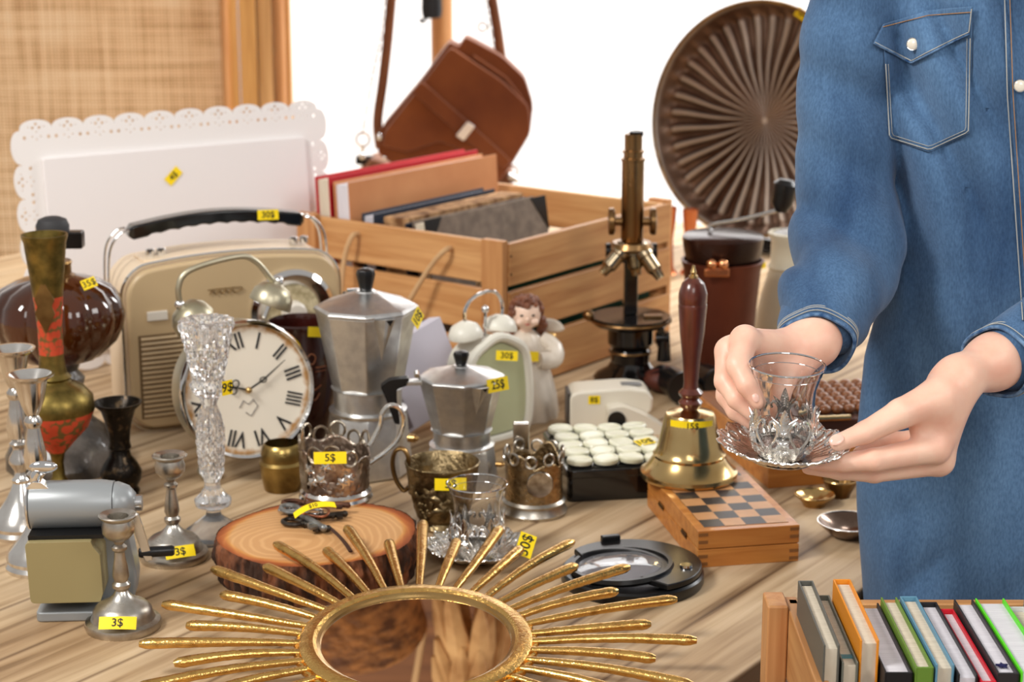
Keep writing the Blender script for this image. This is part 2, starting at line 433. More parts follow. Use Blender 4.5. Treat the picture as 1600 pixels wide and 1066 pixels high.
part('rail', MB().tube([(-.8, -.33, .80), (.8, -.33, .80)], .012, 12), pine, hp_)

# ---- coat stand, bags ----
YP = 4.3; X0 = Xp(690, YP, .4)
st = thing('coat_stand', 'pale wooden coat stand pole rising behind the brown handbag', 'coat stand', (X0, YP, -.75))
part('pole', MB().tube([(0, 0, .03), (0, 0, 2.1)], 17/FPX*4.3, 20), pinez, st)
part('foot', MB().box((0, 0, .02), (.5, .06, .04)).box((0, 0, .02), (.06, .5, .04)), pinez, st, bev=.006)
yb = YP-.08
ub = thing('black_umbrella', 'closed black umbrella hooked on the wooden pole, only its end showing at the top', 'umbrella', (Xp(674, yb, .5), yb, atd(674, 30, yb).z))
part('canopy', MB().lathe([(0, 0), (.02, .004), (.022, .02), (.021, .06), (.024, .3), (.026, .5)], 20, lambda a, r, z: 1+.08*sin(6*a)), pm('black_cloth', C(26, 26, 28), .8), ub)
part('tip', MB().tube(cat([(-.005, 0, .012), (-.02, -.004, -.006), (-.026, -.004, .002)], 4), .004, 8), blackp, ub)

def bagpoly(pts, Y, cx, cy):
    c = atd(cx, cy, Y); return [((atd(x, y, Y)-c).x, (atd(x, y, Y)-c).z) for x, y in pts], c
YB = 3.85
def rnd(pts, k=4):
    return [(p.x, p.y) for p in cat([(x, y, 0) for x, y in pts], k, True)]
def soft(pts, rad=.25):
    """round the corners of a polygon"""
    o = []; n = len(pts)
    for i in range(n):
        a, b, c = Vector(pts[i-1]), Vector(pts[i]), Vector(pts[(i+1) % n])
        p = b+(a-b)*rad; q = b+(c-b)*rad
        for t in (0, .25, .5, .75, 1): v = p*(1-t)**2+b*2*t*(1-t)+q*t*t; o.append((v.x, v.y))
    return o
ol, c0 = bagpoly([(597, 196), (659, 122), (703, 62), (718, 70), (728, 54), (784, 84), (820, 118), (833, 160), (828, 205), (801, 250), (762, 300), (690, 292), (632, 262), (592, 234)], YB, 715, 180)
bag = thing('suede_handbag', 'brown suede saddle handbag with a small metal clasp hanging tilted above the crate', 'handbag', c0)
part('body', MB().prism(soft(ol, .18), -.035, .05, XZ), leather, bag, bev=.008, seg=3)
ol2, _ = bagpoly([(603, 200), (664, 122), (705, 68), (741, 92), (786, 122), (826, 160), (829, 200), (806, 238), (795, 252), (748, 240), (690, 214), (640, 232), (600, 222)], YB, 715, 180)
part('front_flap', MB().prism(soft(ol2, .18), .05, .062, XZ), leather, bag, bev=.004, seg=3)
ol3, _ = bagpoly([(646, 138), (661, 120), (800, 244), (786, 256), (722, 206)], YB, 715, 180)
part('closing_strap', MB().prism(soft(ol3, .15), .062, .069, XZ), leather, bag, bev=.002)
ol4, _ = bagpoly([(714, 204), (732, 182), (743, 190), (726, 212)], YB, 715, 180)
part('clasp', MB().prism(soft(ol4, .12), .069, .078, XZ), pm('clasp_metal', C(236, 234, 230), .4, 1), bag, bev=.002)
part('piping', MB().tube([Vector((x, -.052, z)) for x, z in [((atd(a, b, YB)-c0).x, (atd(a, b, YB)-c0).z) for a, b in [(740, 84), (770, 104), (790, 118), (812, 146), (826, 175)]]], .004), leather, bag)
def strip(pts, Y, w_, t=.004, c=c0):
    P = cat([atd(a, b, Y)-c for a, b in pts], 5); return MB().tube(P, w_, 8, flat=t/w_, up=(0, 1, 0))
part('strap', strip([(594, 232), (590, 190), (598, 130), (606, 60), (614, -30)], YB, .010), leather2, bag)
part('strap', strip([(784, 95), (776, 40), (764, -30)], YB, .010), leather2, bag)
part('rivet', MB().ball(atd(594, 214, YB-.045)-c0, .008), chrome, bag); part('rivet', MB().ball(atd(601, 246, YB-.045)-c0, .006), chrome, bag)
YB2 = 3.97
ol5, c1 = bagpoly([(584, 240), (650, 262), (760, 246), (800, 262), (806, 300), (790, 318), (600, 318), (560, 270)], YB2, 680, 290)
bag2 = thing('chain_handbag', 'second brown leather handbag on a thin metal chain, mostly hidden below the suede bag', 'handbag', c1)
part('body', MB().prism(soft(ol5, .15), -.04, .06, XZ), leather2, bag2, bev=.008)
chainm = pm('chain_metal', C(110, 100, 90), .35, 1)
def chain(pts, Y, c, r=.0045):
    P = cat([atd(a, b, Y)-c for a, b in pts], 24); mb = MB(); d = 0; i = 0; last = P[0]
    for p in P[1:]:
        d += (p-last).length
        if d > .011:
            t = (p-last).normalized(); q = t.to_track_quat('Z', 'Y').to_matrix().to_4x4() @ Matrix.Rotation(pi/2*(i % 2), 4, 'Z'); q.translation = p
            mb.tube([(r*cos(k), 0, r*1.6*sin(k)) for k in [2*pi*j/8 for j in range(8)]], .0013, 5, closed=True, M=q); d = 0; i += 1
        last = p
    return mb
part('chain', chain([(566, 212), (580, 130), (594, 60), (604, -20)], YB2, c1), chainm, bag2)
part('chain', chain([(774, 80), (764, 30), (752, -20)], YB2, c1), chainm, bag2)
for a, b, r in ((567, 218, .014), (800, 268, .012), (754, 42, .009)):
    part('ring', MB().tube([atd(a, b, YB2-.02)-c1+Vector((r*cos(k), 0, r*sin(k))) for k in [2*pi*j/16 for j in range(16)]], .003, 6, closed=True), chrome, bag2)
part('hook', MB().tube([atd(567, 226, YB2-.02)-c1, atd(566, 262, YB2-.02)-c1], .004), chrome, bag2)
part('bar', MB().tube([atd(556, 250, YB2-.02)-c1, atd(584, 250, YB2-.02)-c1], .010), darkmetal, bag2)
for a, b in ((798, 276), (806, 280), (801, 288), (567, 244)): part('metal_bead', MB().ball(atd(a, b, YB2-.06)-c1, .008), chrome, bag2)

# ---- big ribbed tray ----
YT = 3.5; tc_ = atd(1190, 188, YT); TR = 182/FPX*dep(YT, .25)
def trayfn(u, v):
    a = 2*pi*u; r = TR*v
    s = cos(36*a); s2 = abs(s)**.7*(1 if s > 0 else -1)
    env = min(1, v*2.2)*(1 if v < .88 else max(0, (.97-v)/.09))
    y = -.008*s2*env*(.35+.65*v)
    a2 = a+.10*sin(v*5)*v*(1-v)
    if v > .9: y -= .030*((v-.9)/.1)**1.3
    y += .012*(1-v*v)
    return (r*cos(a2), y, r*sin(a2))
tr = thing('ribbed_tray', 'big round dark bronze tray with ribs fanning out from its centre, leaning upright', 'tray', tc_, rot=(R(-8), 0, R(-36)))
tm = pm('dark_bronze', C(128, 104, 88), .38, .8, C(74, 48, 34), 9, rvar=.15, bump=.3, bsc=60)
def lighten_ridges(m, col, lo, hi):
    nt = m.node_tree; N = nt.nodes; L = nt.links; b_ = N['Principled BSDF']; g_ = N.new('ShaderNodeNewGeometry'); mr = N.new('ShaderNodeMapRange')
    L.new(g_.outputs['Pointiness'], mr.inputs[0]); mr.inputs[1].default_value = lo; mr.inputs[2].default_value = hi
    old = [l for l in L if l.to_socket == b_.inputs['Base Color']][0].from_socket
    mx = N.new('ShaderNodeMix'); mx.data_type = 'RGBA'; L.new(mr.outputs[0], mx.inputs[0]); L.new(old, mx.inputs[6]); mx.inputs[7].default_value = col; L.new(mx.outputs[2], b_.inputs['Base Color'])
lighten_ridges(tm, C(196, 184, 172), .50, .56)  # lightens the base colour along the raised ribs
o = part('dish', MB().grid(trayfn, 432, 60, cu=True), tm, tr, ang=80)
s_ = o.modifiers.new('solid', 'SOLIDIFY'); s_.thickness = .003; s_.offset = 1
part('rolled_rim', MB().tube([(TR*cos(a), -.03, TR*sin(a)) for a in [2*pi*i/120 for i in range(120)]], .0035, 8, closed=True), oldbrass, tr)
tag(tr, '20$', (TR*.36, -.024, TR*.90), (0, -1, 0.1), .036, .018, local=True, roll=-28)
part('easel_foot', MB().box((0, .03, -TR-.012), (.12, .06, .02)), darkmetal, tr)

# ---- tall cream can ----
def lathing(name, label, cat_, px, py, pr, m, pname='body', n=48, fn=None, rz=0):
    b = at(px, py); t = thing(name, label, cat_, b, rz); P = prof(b.y, pr); part(pname, MB().lathe(P, n, fn), m, t); return t, P, b
cn, P, b = lathing('enamel_can', 'tall cream enamelled can narrowing to a wide neck, beside the blue sleeve', 'can', 1236, 548,
    [(0, 548), (60, 548), (62, 535), (58, 500), (50, 460), (42, 432), (39, 420), (41, 416), (37, 410), (37, 376), (42, 368), (42, 363), (36, 362), (34, 380), (34, 430), (40, 520), (0, 530)], pm('cream_enamel', C(204, 196, 174), .4, 0, C(188, 178, 152), 6))
part('lid', MB().lathe([(0, P[11][1]+.004), (P[11][0]*.6, P[11][1]+.003), (P[11][0]*.9, P[11][1]-.003)], 32), pm('grey_enamel', C(150, 146, 142), .35), cn)

# ---- copper bucket, bowl with crank ----
bc, P, b = lathing('copper_bucket', 'reddish copper bucket tapering to its base with a bright copper plate and highlights shaped as domes, behind the hand bell', 'bucket', 1124, 590,
    [(0, 590), (44, 590), (46, 582), (60, 420), (63, 412), (65, 406), (61, 405), (57, 420), (42, 570), (0, 575)], pm('copper_red', C(100, 48, 30), .42, .35, C(70, 30, 18), 8, rvar=.1), 'pail')
H = P[4][1]; cl = MB().box((-.014, -P[4][0]-.004, H), (.034, .006, .012)); part('clasp', cl, pm('bright_copper', C(226, 150, 100), .25, 1), bc, bev=.002)  # plate and domes model the glowing copper highlights at the rim
part('highlight_dome', MB().ball((-.021, -P[4][0]-.006, H+.012), .0075).ball((-.006, -P[4][0]-.006, H+.012), .0075), pm('copper_highlight', C(240, 170, 120), .2, 1), bc)
tag(bc, '', (P[4][0]*.97, -P[4][0]*.1, H-.002), (.7, -.7, 0), .016, .008, local=True)
bw = thing('dark_bowl', 'dark brown bowl with a thin crank arm resting in the copper bucket', 'grinder', (b.x, b.y, H-.012))
k = dep(b.y, .2)/FPX
part('bowl', MB().lathe([(0, 0), (48*k, .0), (56*k, .01), (62*k, .035), (64*k, .05), (60*k, .053), (30*k, .056), (0, .057)], 48), pm('dark_bowl_glaze', C(58, 30, 20), .25, .3, C(34, 18, 12), 12), bw)
part('crank_arm', MB().tube(cat([(-20*k, 0, .058), (-18*k, 0, .066), (30*k, -.01, .076), (88*k, -.02, .092)], 5), .0032, 8), steel, bw)
part('crank_knob', MB().tube([(86*k, -.02, .088), (87*k, -.02, .10), (92*k, -.02, .126), (93*k, -.02, .132)], [.008, .015, .017, .010], 16), blackp, bw)
for i, (px, py) in enumerate(((1045, 348), (1078, 352))):
    q = atd(px, py, 3.3); s = solo(part('copper_cup', MB().lathe([(0, -q.z), (.017, -q.z), (.010, -q.z+.01), (.008, -.03), (.012, 0), (.014, .028), (.012, .028), (.009, 0)], 24), pm('cup_copper%d' % i, C(196, 120, 80), .3, .9)),
        ['small copper goblet just behind the right corner of the big crate', 'small copper goblet between the big crate and the ribbed tray'][i], 'goblet'); s.location = q

# ================= WOODEN CRATE WITH BOOKS =================
a = R(37); Lx, Ly, Hc = .375, .42, .212
cr = thing('slatted_crate', 'large slatted pine crate holding old books and folders, with rope handles', 'crate', (-.012, 2.5, 0), -a)
# local: -x = left face direction, +y = right face direction ; front corner at origin
T = .012; B = cr
for (x, y) in ((0, 0), (-Lx, 0), (0, Ly), (-Lx, Ly)):
    ix = x+(-.019 if x == 0 else .019); iy = y+(.006 if y == 0 else -.006)
    part('corner_post', MB().box((ix, iy+(-.0), Hc/2), (.036, T, Hc)), pinez, B, bev=.0015)
for zc in (.178, .111, .036):
    hh = .058 if zc != .036 else .066
    part('front_slat', MB().box((-Lx/2, T+.005, zc), (Lx-.004, .010, hh)), pine, B, bev=.0015)
    part('back_slat', MB().box((-Lx/2, Ly-T-.005, zc), (Lx-.004, .010, hh)), pine, B, bev=.0015)
    part('side_slat', MB().box((-.004, Ly/2+.003, zc), (.010, Ly-.02, hh)), pinex, B, bev=.0015)
    part('side_slat', MB().box((-Lx+.004, Ly/2, zc), (.010, Ly-.02, hh)), pinex, B, bev=.0015)
part('bottom', MB().box((-Lx/2, Ly/2, .006), (Lx-.02, Ly-.03, .010)), pinex, B)
part('rope_handle', MB().tube(cat([(-.265, .014, .19), (-.265, -.004, .188), (-.272, -.014, .15), (-.262, -.03, .09), (-.235, -.03, .06), (-.19, -.035, .058), (-.16, -.03, .09), (-.12, -.012, .16), (-.098, -.004, .188), (-.098, .014, .19)], 6), .0038, 8), rope, B)
for z in (.19, .165, .12, .1, .05, .025): part('nail', MB().tube([(.001, .016, z), (.002, .016, z)], .0015, 8), darkmetal, B)
CM = wm(cr)
def crated(name, label, cx, cy, wx, ly, h, z0, cov, pgm, lean=0, cat_='book', spine='none', skew=0, group=None, over=.003):
    t = thing(name, label, cat_, CM @ Vector((cx, cy, z0)), -a+skew); 
    t.rotation_euler = (Matrix.Rotation(-a+skew, 3, 'Z') @ Matrix.Rotation(lean, 3, 'X')).to_euler()
    ct = .0022
    for s in (-1, 1): part('cover', MB().box((0, s*(wx/2-ct/2), h/2), (ly, ct, h)), cov, t, bev=.0008)
    if spine != 'none': part('spine', MB().box(((-1 if spine == 'left' else 1)*(ly/2-ct/2), 0, h/2), (ct, wx-.001, h)), cov, t, bev=.0008)
    part('pages', MB().box((0, 0, h/2-over/2), (ly-2*ct-.004, wx-2*ct, h-over*2)), pgm, t)
    return t
redc = pm('red_cloth', C(186, 22, 34), .55); orc = pm('orange_board', C(206, 142, 92), .6, 0, C(194, 128, 80), 12); navy = pm('navy_board', C(34, 40, 54), .5); greyc = pm('brown_grey_cloth', C(128, 112, 98), .8, 0, C(106, 92, 80), 60)
pgg = pm('grey_pages', C(198, 196, 204), .8)
crated('red_book', 'tall red hardback standing highest at the back of the crate behind the orange folder', -.330, .195, .028, .345, .250, .013, redc, page, R(-3), skew=R(90), spine='none')
crated('orange_folder', 'tall orange board folder standing in front of the red book in the crate', -.294, .195, .030, .345, .246, .013, orc, pagew, R(-3), skew=R(90), spine='none')
crated('navy_book', 'navy hardback with grey page edges right of the orange folder in the crate', -.252, .165, .024, .28, .205, .013, navy, pgg, R(-2), skew=R(90))
tt = crated('tattered_book', 'old book with torn brown page edges between the navy book and the grey album', -.205, .165, .046, .28, .198, .013, navy, pm('torn_brown_paper', C(190, 148, 104), .9, 0, C(110, 72, 40), 50, bump=1, bsc=90, bdist=.006), R(-2), skew=R(90), over=-.004)
al = crated('grey_album', 'brown-grey album with black corner caps leaning nearest the crate front', -.135, .165, .024, .27, .206, .013, greyc, page, R(-9), skew=R(88))
for sx_ in (-1, 1):
    part('corner_cap', MB().prism([(sx_*.1355, .2065), (sx_*.1355, .155), (sx_*.1, .2065)], .0118, .0132, XZ), blackp, al)
cc = crated('cream_ledger', 'cream ledger lying low inside the crate seen between the front slats', -.075, .2, .02, .3, .13, .013, pm('cream_board', C(196, 186, 160), .7), page, 0, skew=R(90))
gg = crated('green_binder', 'dark green binder seen between the right slats of the crate', -.035, .22, .02, .34, .155, .013, pm('green_board', C(22, 82, 62), .5), page, 0, skew=R(88))

# ================= LACE-EDGED BOARD =================
def lace_board():
    tl = atd(30, 190, 2.56); W_, H_ = .475, .348
    ang = R(33)
    t = thing('lace_edged_board', 'large white board with a pierced scalloped lace border leaning behind the radio', 'board', (tl.x, tl.y, 0), rot=(R(-6), 0, ang))
    cu = bpy.data.curves.new('c', 'CURVE'); cu.dimensions = '2D'; cu.fill_mode = 'BOTH'; cu.extrude = .0016
    def sp(pts):
        s = cu.splines.new('POLY'); s.points.add(len(pts)-1); s.use_cyclic_u = True
        for q, p in zip(s.points, pts): q.co = (p[0], p[1], 0, 1)
    r = W_/20; ol = []
    def arcs(x0_, y0_, x1_, y1_, n, nx, ny):
        for i in range(n):
            ax = x0_+(x1_-x0_)*(i+.5)/n; ay = y0_+(y1_-y0_)*(i+.5)/n; hx, hy = (x1_-x0_)/2/n, (y1_-y0_)/2/n
            for j in range(12):
                th_ = pi*j/12; e = hypot_(hx, hy)*.62
                ol.append((ax-hx*cos(th_)+nx*e*sin(th_)**.8, ay-hy*cos(th_)+ny*e*sin(th_)**.8))
    hypot_ = lambda a_, b_: sqrt(a_*a_+b_*b_)
    m_ = .012
    arcs(m_, H_-m_, W_-m_, H_-m_, 10, 0, 1); arcs(W_-m_, H_-m_, W_-m_, m_, 7, 1, 0); arcs(W_-m_, m_, m_, m_, 10, 0, -1); arcs(m_, m_, m_, H_-m_, 7, -1, 0)
    sp(ol)
    def hole(x, y, r_, n=7, e=1, a0=0): sp([(x+r_*cos(a0+2*pi*i/n), y+r_*e*sin(a0+2*pi*i/n)) for i in range(n)])
    def motif(ax, ay, nx, ny, hw_):
        tx, ty = ny, -nx
        f = lambda s_, d: (ax+tx*s_+nx*d, ay+ty*s_+ny*d)
        for s_, d, q in ((0, .008, .0022), (-.0048, .003, .0022), (.0048, .003, .0022), (-hw_*.72, -.010, .0026), (hw_*.72, -.010, .0026), (0, -.0025, .0012), (-.011, .004, .0011), (.011, .004, .0011), (-.006, -.009, .0013), (.006, -.009, .0013), (0, -.013, .0013)):
            hole(*f(s_, d), q)
    for i in range(10):
        x = m_+(W_-2*m_)*(i+.5)/10; motif(x, H_-m_, 0, 1, W_/20)
    for i in range(7):
        y = m_+(H_-2*m_)*(i+.5)/7
        if i < 6: motif(m_, y, -1, 0, H_/14); motif(W_-m_, y, 1, 0, H_/14)
    o = bpy.data.objects.new('c', cu); COL.objects.link(o); bpy.context.view_layer.update()
    me = bpy.data.meshes.new_from_object(o.evaluated_get(bpy.context.evaluated_depsgraph_get())); bpy.data.objects.remove(o)
    me.transform(XZ); me.materials.clear(); me.materials.append(white)
    q = part('lace_border', me, white, t, smooth=False); q.location = (0, 0, .012)
    part('inner_board', MB().prism(rrect(W_-.075, H_-.075, .004, 4, W_/2, H_/2-.002), .002, .008, XZ), pm('board_white', C(236, 231, 230), .5), t, bev=.0015)
    tag(t, '4$', (.225, -.0092, H_-.079), (0, -1, 0), .026, .014, local=True, roll=42)
lace_board()

# ================= RADIO =================
def radio():
    fl = at(203, 680)+Vector((0, 0, .002)); t = thing('vintage_radio', 'cream retro portable radio with a black carrying handle and chrome dial', 'radio', fl, R(25))
    W_, H_, D = .285, .208, .09
    def ol(ins=0, top=.012):
        p = []
        pts = rrect(W_-2*ins, H_-2*ins, .034-ins*.6, 8, W_/2, H_/2)
        for x, z in pts:
            if z > H_*.55: z += top*(1-((x-W_/2)/(W_/2))**2)*(z-H_*.55)/(H_*.45)
            # refine
            p.append((x, z))
        q = []
        for i in range(len(p)):
            a_, b_ = p[i], p[(i+1) % len(p)]; n = 1
            if abs(a_[0]-b_[0]) > .05: n = 16
            for k_ in range(n):
                x = a_[0]+(b_[0]-a_[0])*k_/n; z = a_[1]+(b_[1]-a_[1])*k_/n
                if n > 1 and z > H_*.5: z = H_-ins+top*(1-((x-W_/2)/(W_/2))**2)
                q.append((x, z))
        return q
    part('side_shell', MB().prism(ol(0), -D, -.010, XZ), creams, t, bev=.005, seg=3, bang=60)
    part('chrome_trim', MB().tube([(x, .006, z) for x, z in ol(-.0005)], .0022, 6, closed=True), chrome, t)
    part('front_panel', MB().prism(ol(.004), -.008, .006, XZ), creamf, t, bev=.005, seg=3, bang=60)
    gr = MB()
    for i in range(17):
        z = .022+i*.0062; gr.tube([(.018, -.0075, z), (.155, -.0075, z)], .0022, 8)
    part('speaker_grille', gr, creamf, t)
    part('grille_gap', MB().box((.0865, -.0055, .072), (.143, .002, .108)), pm('grille_cloth', C(120, 96, 66), .8), t)  # brown sheet behind the grille bars, darker than the front panel
    part('switch_plate', MB().box((.040, -.008, .150), (.026, .003, .012)), ivory, t, bev=.001)
    part('script_emblem', MB().tube(cat([(.108+.0042*q, -.0078, .172+(.0030 if q % 2 else -.0018)) for q in range(9)]+[(.150, -.0078, .1765), (.106, -.0078, .1765)], 4), .0007, 6), oldbrass, t)
    dc = (.216, -.006, .138)
    M = Matrix.Translation(dc) @ Matrix.Rotation(pi/2, 4, 'X')
    part('dial_ring', MB().lathe([(.056, 0), (.056, .006), (.050, .012), (.043, .009), (.036, .004), (.036, 0)], 64, M=M), chrome, t)
    part('dial_face', MB().lathe([(0, .005), (.036, .005), (.036, 0)], 48, M=M), pm('dial_cream', C(220, 206, 168), .6, 0, C(170, 154, 116), 120), t)
    part('tuning_knob', MB().lathe([(0, .022), (.012, .021), (.015, .018), (.016, .005)], 32, M=M), ivory, t)
    # handle
    hm = MB(); n = 40; zT = H_+.030
    def hf(i):
        u = i/n; x = .020+(W_-.055)*u; z = H_+.040+.012*sin(pi*u)
        wv = (.0025*abs(sin(u*pi*11)) if .12 < u < .88 else 0)
        return x, z, wv
    vs = []; fs = []
    for i in range(n+1):
        x, z, wv = hf(i); e = .6 if i in (0, n) else 1
        for y_, zz in ((-.013*e, .009*e), (.013*e, .009*e), (.013*e, -.009*e+wv), (-.013*e, -.009*e+wv)): vs.append((x, y_+D/2, z+zz))
    for i in range(n):
        for k_ in range(4): fs.append((i*4+k_, i*4+(k_+1) % 4, i*4+4+(k_+1) % 4, i*4+4+k_))
    fs += [(3, 2, 1, 0), (n*4, n*4+1, n*4+2, n*4+3)]
    part('carrying_handle', MB().add(vs, fs), blackg, t, bev=.003, seg=3, bang=50)
    for s in (0, 1):
        for y_ in (-.011, .011):
            xe = .020 if s == 0 else W_-.035; xo = -.006 if s == 0 else W_-.008
            part('handle_wire', MB().tube(cat([(xe, D/2+y_, H_+.044), ((xe+xo)/2, D/2+y_, H_+.040), (xo, D/2+y_, H_+.018), (xo+(.003 if s else -.003), D/2+y_, H_-.035)], 8), .0016, 8), chrome, t)
    for x in (.055, .245):
        kb = MB()
        for dx in (-.007, .007): kb.lathe([(.006, 0), (.006, .007), (.004, .009), (0, .009)], 20, c=(x+dx, D/2, H_+.008))
        part('top_knob', kb, chrome, t); 
    part('top_plate', MB().box((.055, D/2, H_+.006), (.045, .05, .004)), creams, t, bev=.002)
    tag(t, '30$', (.20, D/2-.0138, H_+.051), (0, -1, .15), .028, .013, local=True, roll=-2)
radio()
# ================= LEFT: LAMP, VASES, CANDLESTICKS =================
lamp, P, b = lathing('oil_lamp', 'antique oil lamp with a bulging brown glass font on a rough dark marbled base', 'oil lamp', 104, 726,
    [(0, 726), (92, 726), (94, 712), (84, 690), (62, 668), (38, 648), (28, 630), (24, 612), (33, 600), (35, 590), (25, 578), (30, 568), (36, 562), (0, 562)],
    pm('grey_marbled_stone', C(60, 56, 52), .35, 0, C(132, 124, 116), 26, pos=(.45, .75), bump=.9, bsc=40, bdist=.006, coat=.3), 'stone_base', 72,
    lambda a, r, z: 1+.06*noise.noise(Vector((3*cos(a), 3*sin(a), z*40))))
Yl = b.y
def lp(l):
    o = []
    for hw, py in l:
        z = CH-Yl*tan(th(py)); o.append((hw/FPX*dep(Yl, z), z))
    return o
part('glass_font', MB().lathe(lp([(0, 568), (30, 567), (62, 556), (88, 532), (100, 508), (103, 490), (98, 468), (84, 450), (60, 438), (36, 432), (24, 428), (0, 428)]), 140,
     lambda a, r, z: 1+(.075*abs(cos(6*a))**.6-.05)*(1 if r > .03 else 0)), amber, lamp)
part('brass_collar', MB().lathe(lp([(0, 436), (30, 436), (31, 430), (25, 427), (25, 414), (27, 410), (25, 407), (0, 406)]), 40), oldbrass, lamp)
part('burner', MB().lathe(lp([(0, 407), (14, 407), (12, 398), (17, 388), (22, 378), (22, 366), (0, 362)]), 32).box((.02, 0, lp([(1, 374)])[0][1]), (.03, .018, .02)), darkmetal, lamp, bev=.002)
part('burner_cap', MB().lathe(lp([(0, 366), (25, 366), (26, 352), (22, 343), (12, 339), (0, 338)]), 32), rubber, lamp)
tag(lamp, '35$', atd(139, 443, Yl-.045), (.3, -.8, .5), .017, .012, roll=18)

def vase_mat():
    m = pm('enamelled_brass', C(150, 128, 70), .3, 1, C(96, 84, 44), 60, rvar=.2); nt = m.node_tree; N = nt.nodes; L = nt.links; b_ = N['Principled BSDF']
    tc = N.new('ShaderNodeTexCoord'); sp = N.new('ShaderNodeSeparateXYZ'); L.new(tc.outputs['Object'], sp.inputs[0])
    n = N.new('ShaderNodeTexVoronoi'); n.inputs['Scale'].default_value = 150; L.new(tc.outputs['Object'], n.inputs[0])
    rp = N.new('ShaderNodeValToRGB'); L.new(n.outputs[0], rp.inputs[0]); rp.color_ramp.elements[0].color = C(214, 84, 54); rp.color_ramp.elements[1].color = C(120, 98, 54)
    rp.color_ramp.elements[0].position = .56; rp.color_ramp.elements[1].position = .74
    # red bands by height
    r2 = N.new('ShaderNodeValToRGB'); mr = N.new('ShaderNodeMapRange'); L.new(sp.outputs[2], mr.inputs[0]); mr.inputs[1].default_value = 0; mr.inputs[2].default_value = .285
    L.new(mr.outputs[0], r2.inputs[0]); r2.color_ramp.interpolation = 'CONSTANT'; e = r2.color_ramp.elements; e[0].color = (0, 0, 0, 1); e[1].position = .20; e[1].color = (1, 1, 1, 1)
    for p_, c_ in ((.37, 0), (.55, 0), (.60, 1), (.83, 0)): q = e.new(p_); q.color = (c_, c_, c_, 1)
    old = [l for l in L if l.to_socket == b_.inputs['Base Color']][0].from_socket
    mx = N.new('ShaderNodeMix'); mx.data_type = 'RGBA'; L.new(r2.outputs[0], mx.inputs[0]); L.new(old, mx.inputs[6]); L.new(rp.outputs[0], mx.inputs[7]); L.new(mx.outputs[2], b_.inputs['Base Color'])
    m2 = N.new('ShaderNodeMath'); m2.operation = 'MULTIPLY_ADD'; L.new(r2.outputs[0], m2.inputs[0]); m2.inputs[1].default_value = -.55; m2.inputs[2].default_value = 1; L.new(m2.outputs[0], b_.inputs['Metallic'])
    return m
vz, P, b = lathing('tall_vase', 'tall slender engraved brass vase with red enamel bands and a flared neck', 'vase', 94, 782,
    [(0, 782), (36, 782), (36, 775), (20, 760), (10, 744), (9, 722), (12, 708), (28, 690), (50, 668), (62, 640), (60, 620), (46, 604), (30, 597), (26, 593), (29, 589), (22, 582), (19, 560), (19, 514), (22, 475), (27, 428), (31, 396), (33, 378), (36, 370), (36, 366), (33, 366), (28, 392), (20, 460), (0, 470)], vase_mat(), 'vase_body', 56)
PV = prof(b.y, [(0, 782), (1, 475)]); 
dm = MB(); zc = prof(b.y, [(0, 782), (1, 474)])[1][1]; rr = 23.5*dep(b.y, zc)/FPX
dm.prism([(-.0, -.03), (.011, -.008), (.008, 0), (.011, .008), (0, .03), (-.011, .008), (-.008, 0), (-.011, -.008)], 0, .002, Matrix.Translation((0, -rr+.0005, zc)) @ XZ)
part('medallion', dm, oldbrass, vz)
dv, P, b = lathing('dark_vase', 'small blackened engraved metal vase with a wide flared mouth', 'vase', 191, 772,
    [(0, 772), (26, 772), (28, 766), (24, 760), (31, 748), (32, 736), (26, 724), (17, 712), (15, 702), (18, 699), (16, 690), (18, 672), (22, 655), (27, 640), (36, 632), (38, 628), (35, 628), (24, 642), (16, 665), (0, 672)],
    pm('engraved_black', C(30, 25, 20), .28, .8, C(96, 78, 56), 120, pos=(.55, .8), bump=.4, bsc=300), 'vase_body', 48)

# silver candlesticks (same pair twice)
bq = at(66, 886)
sc_ = thing('silver_candlestick', 'tall silver candlestick standing nearest, just behind the pencil sharpener', 'candlestick', bq, 0, 'tall silver candlesticks')
P = prof(bq.y, [(0, 886), (55, 886), (56, 880), (52, 874), (54, 868), (50, 858), (38, 846), (26, 830), (18, 815), (13, 804), (15, 799), (10, 793), (9, 786), (13, 779), (18, 771), (17, 763), (10, 751), (10, 746), (15, 740), (10, 735), (16, 730), (18, 712), (14, 690), (10, 668), (14, 662), (14, 656), (9, 649), (13, 642), (19, 626), (24, 604), (26, 594)])
part('stem', MB().lathe(P, 48), silver, sc_)
zr = P[-1][1]
part('candle_cup', MB().lathe([(P[-1][0]*.92, zr-.002), (P[-1][0], zr), (.0235, zr+.0045), (.0238, zr+.0065), (.021, zr+.0065), (.0125, zr-.002), (.011, zr-.02), (0, zr-.021)], 48), silver, sc_)
b2 = at(38, 832)
dup(sc_, b2, label='tall silver candlestick farther back, at the left edge of the table')
tg = None
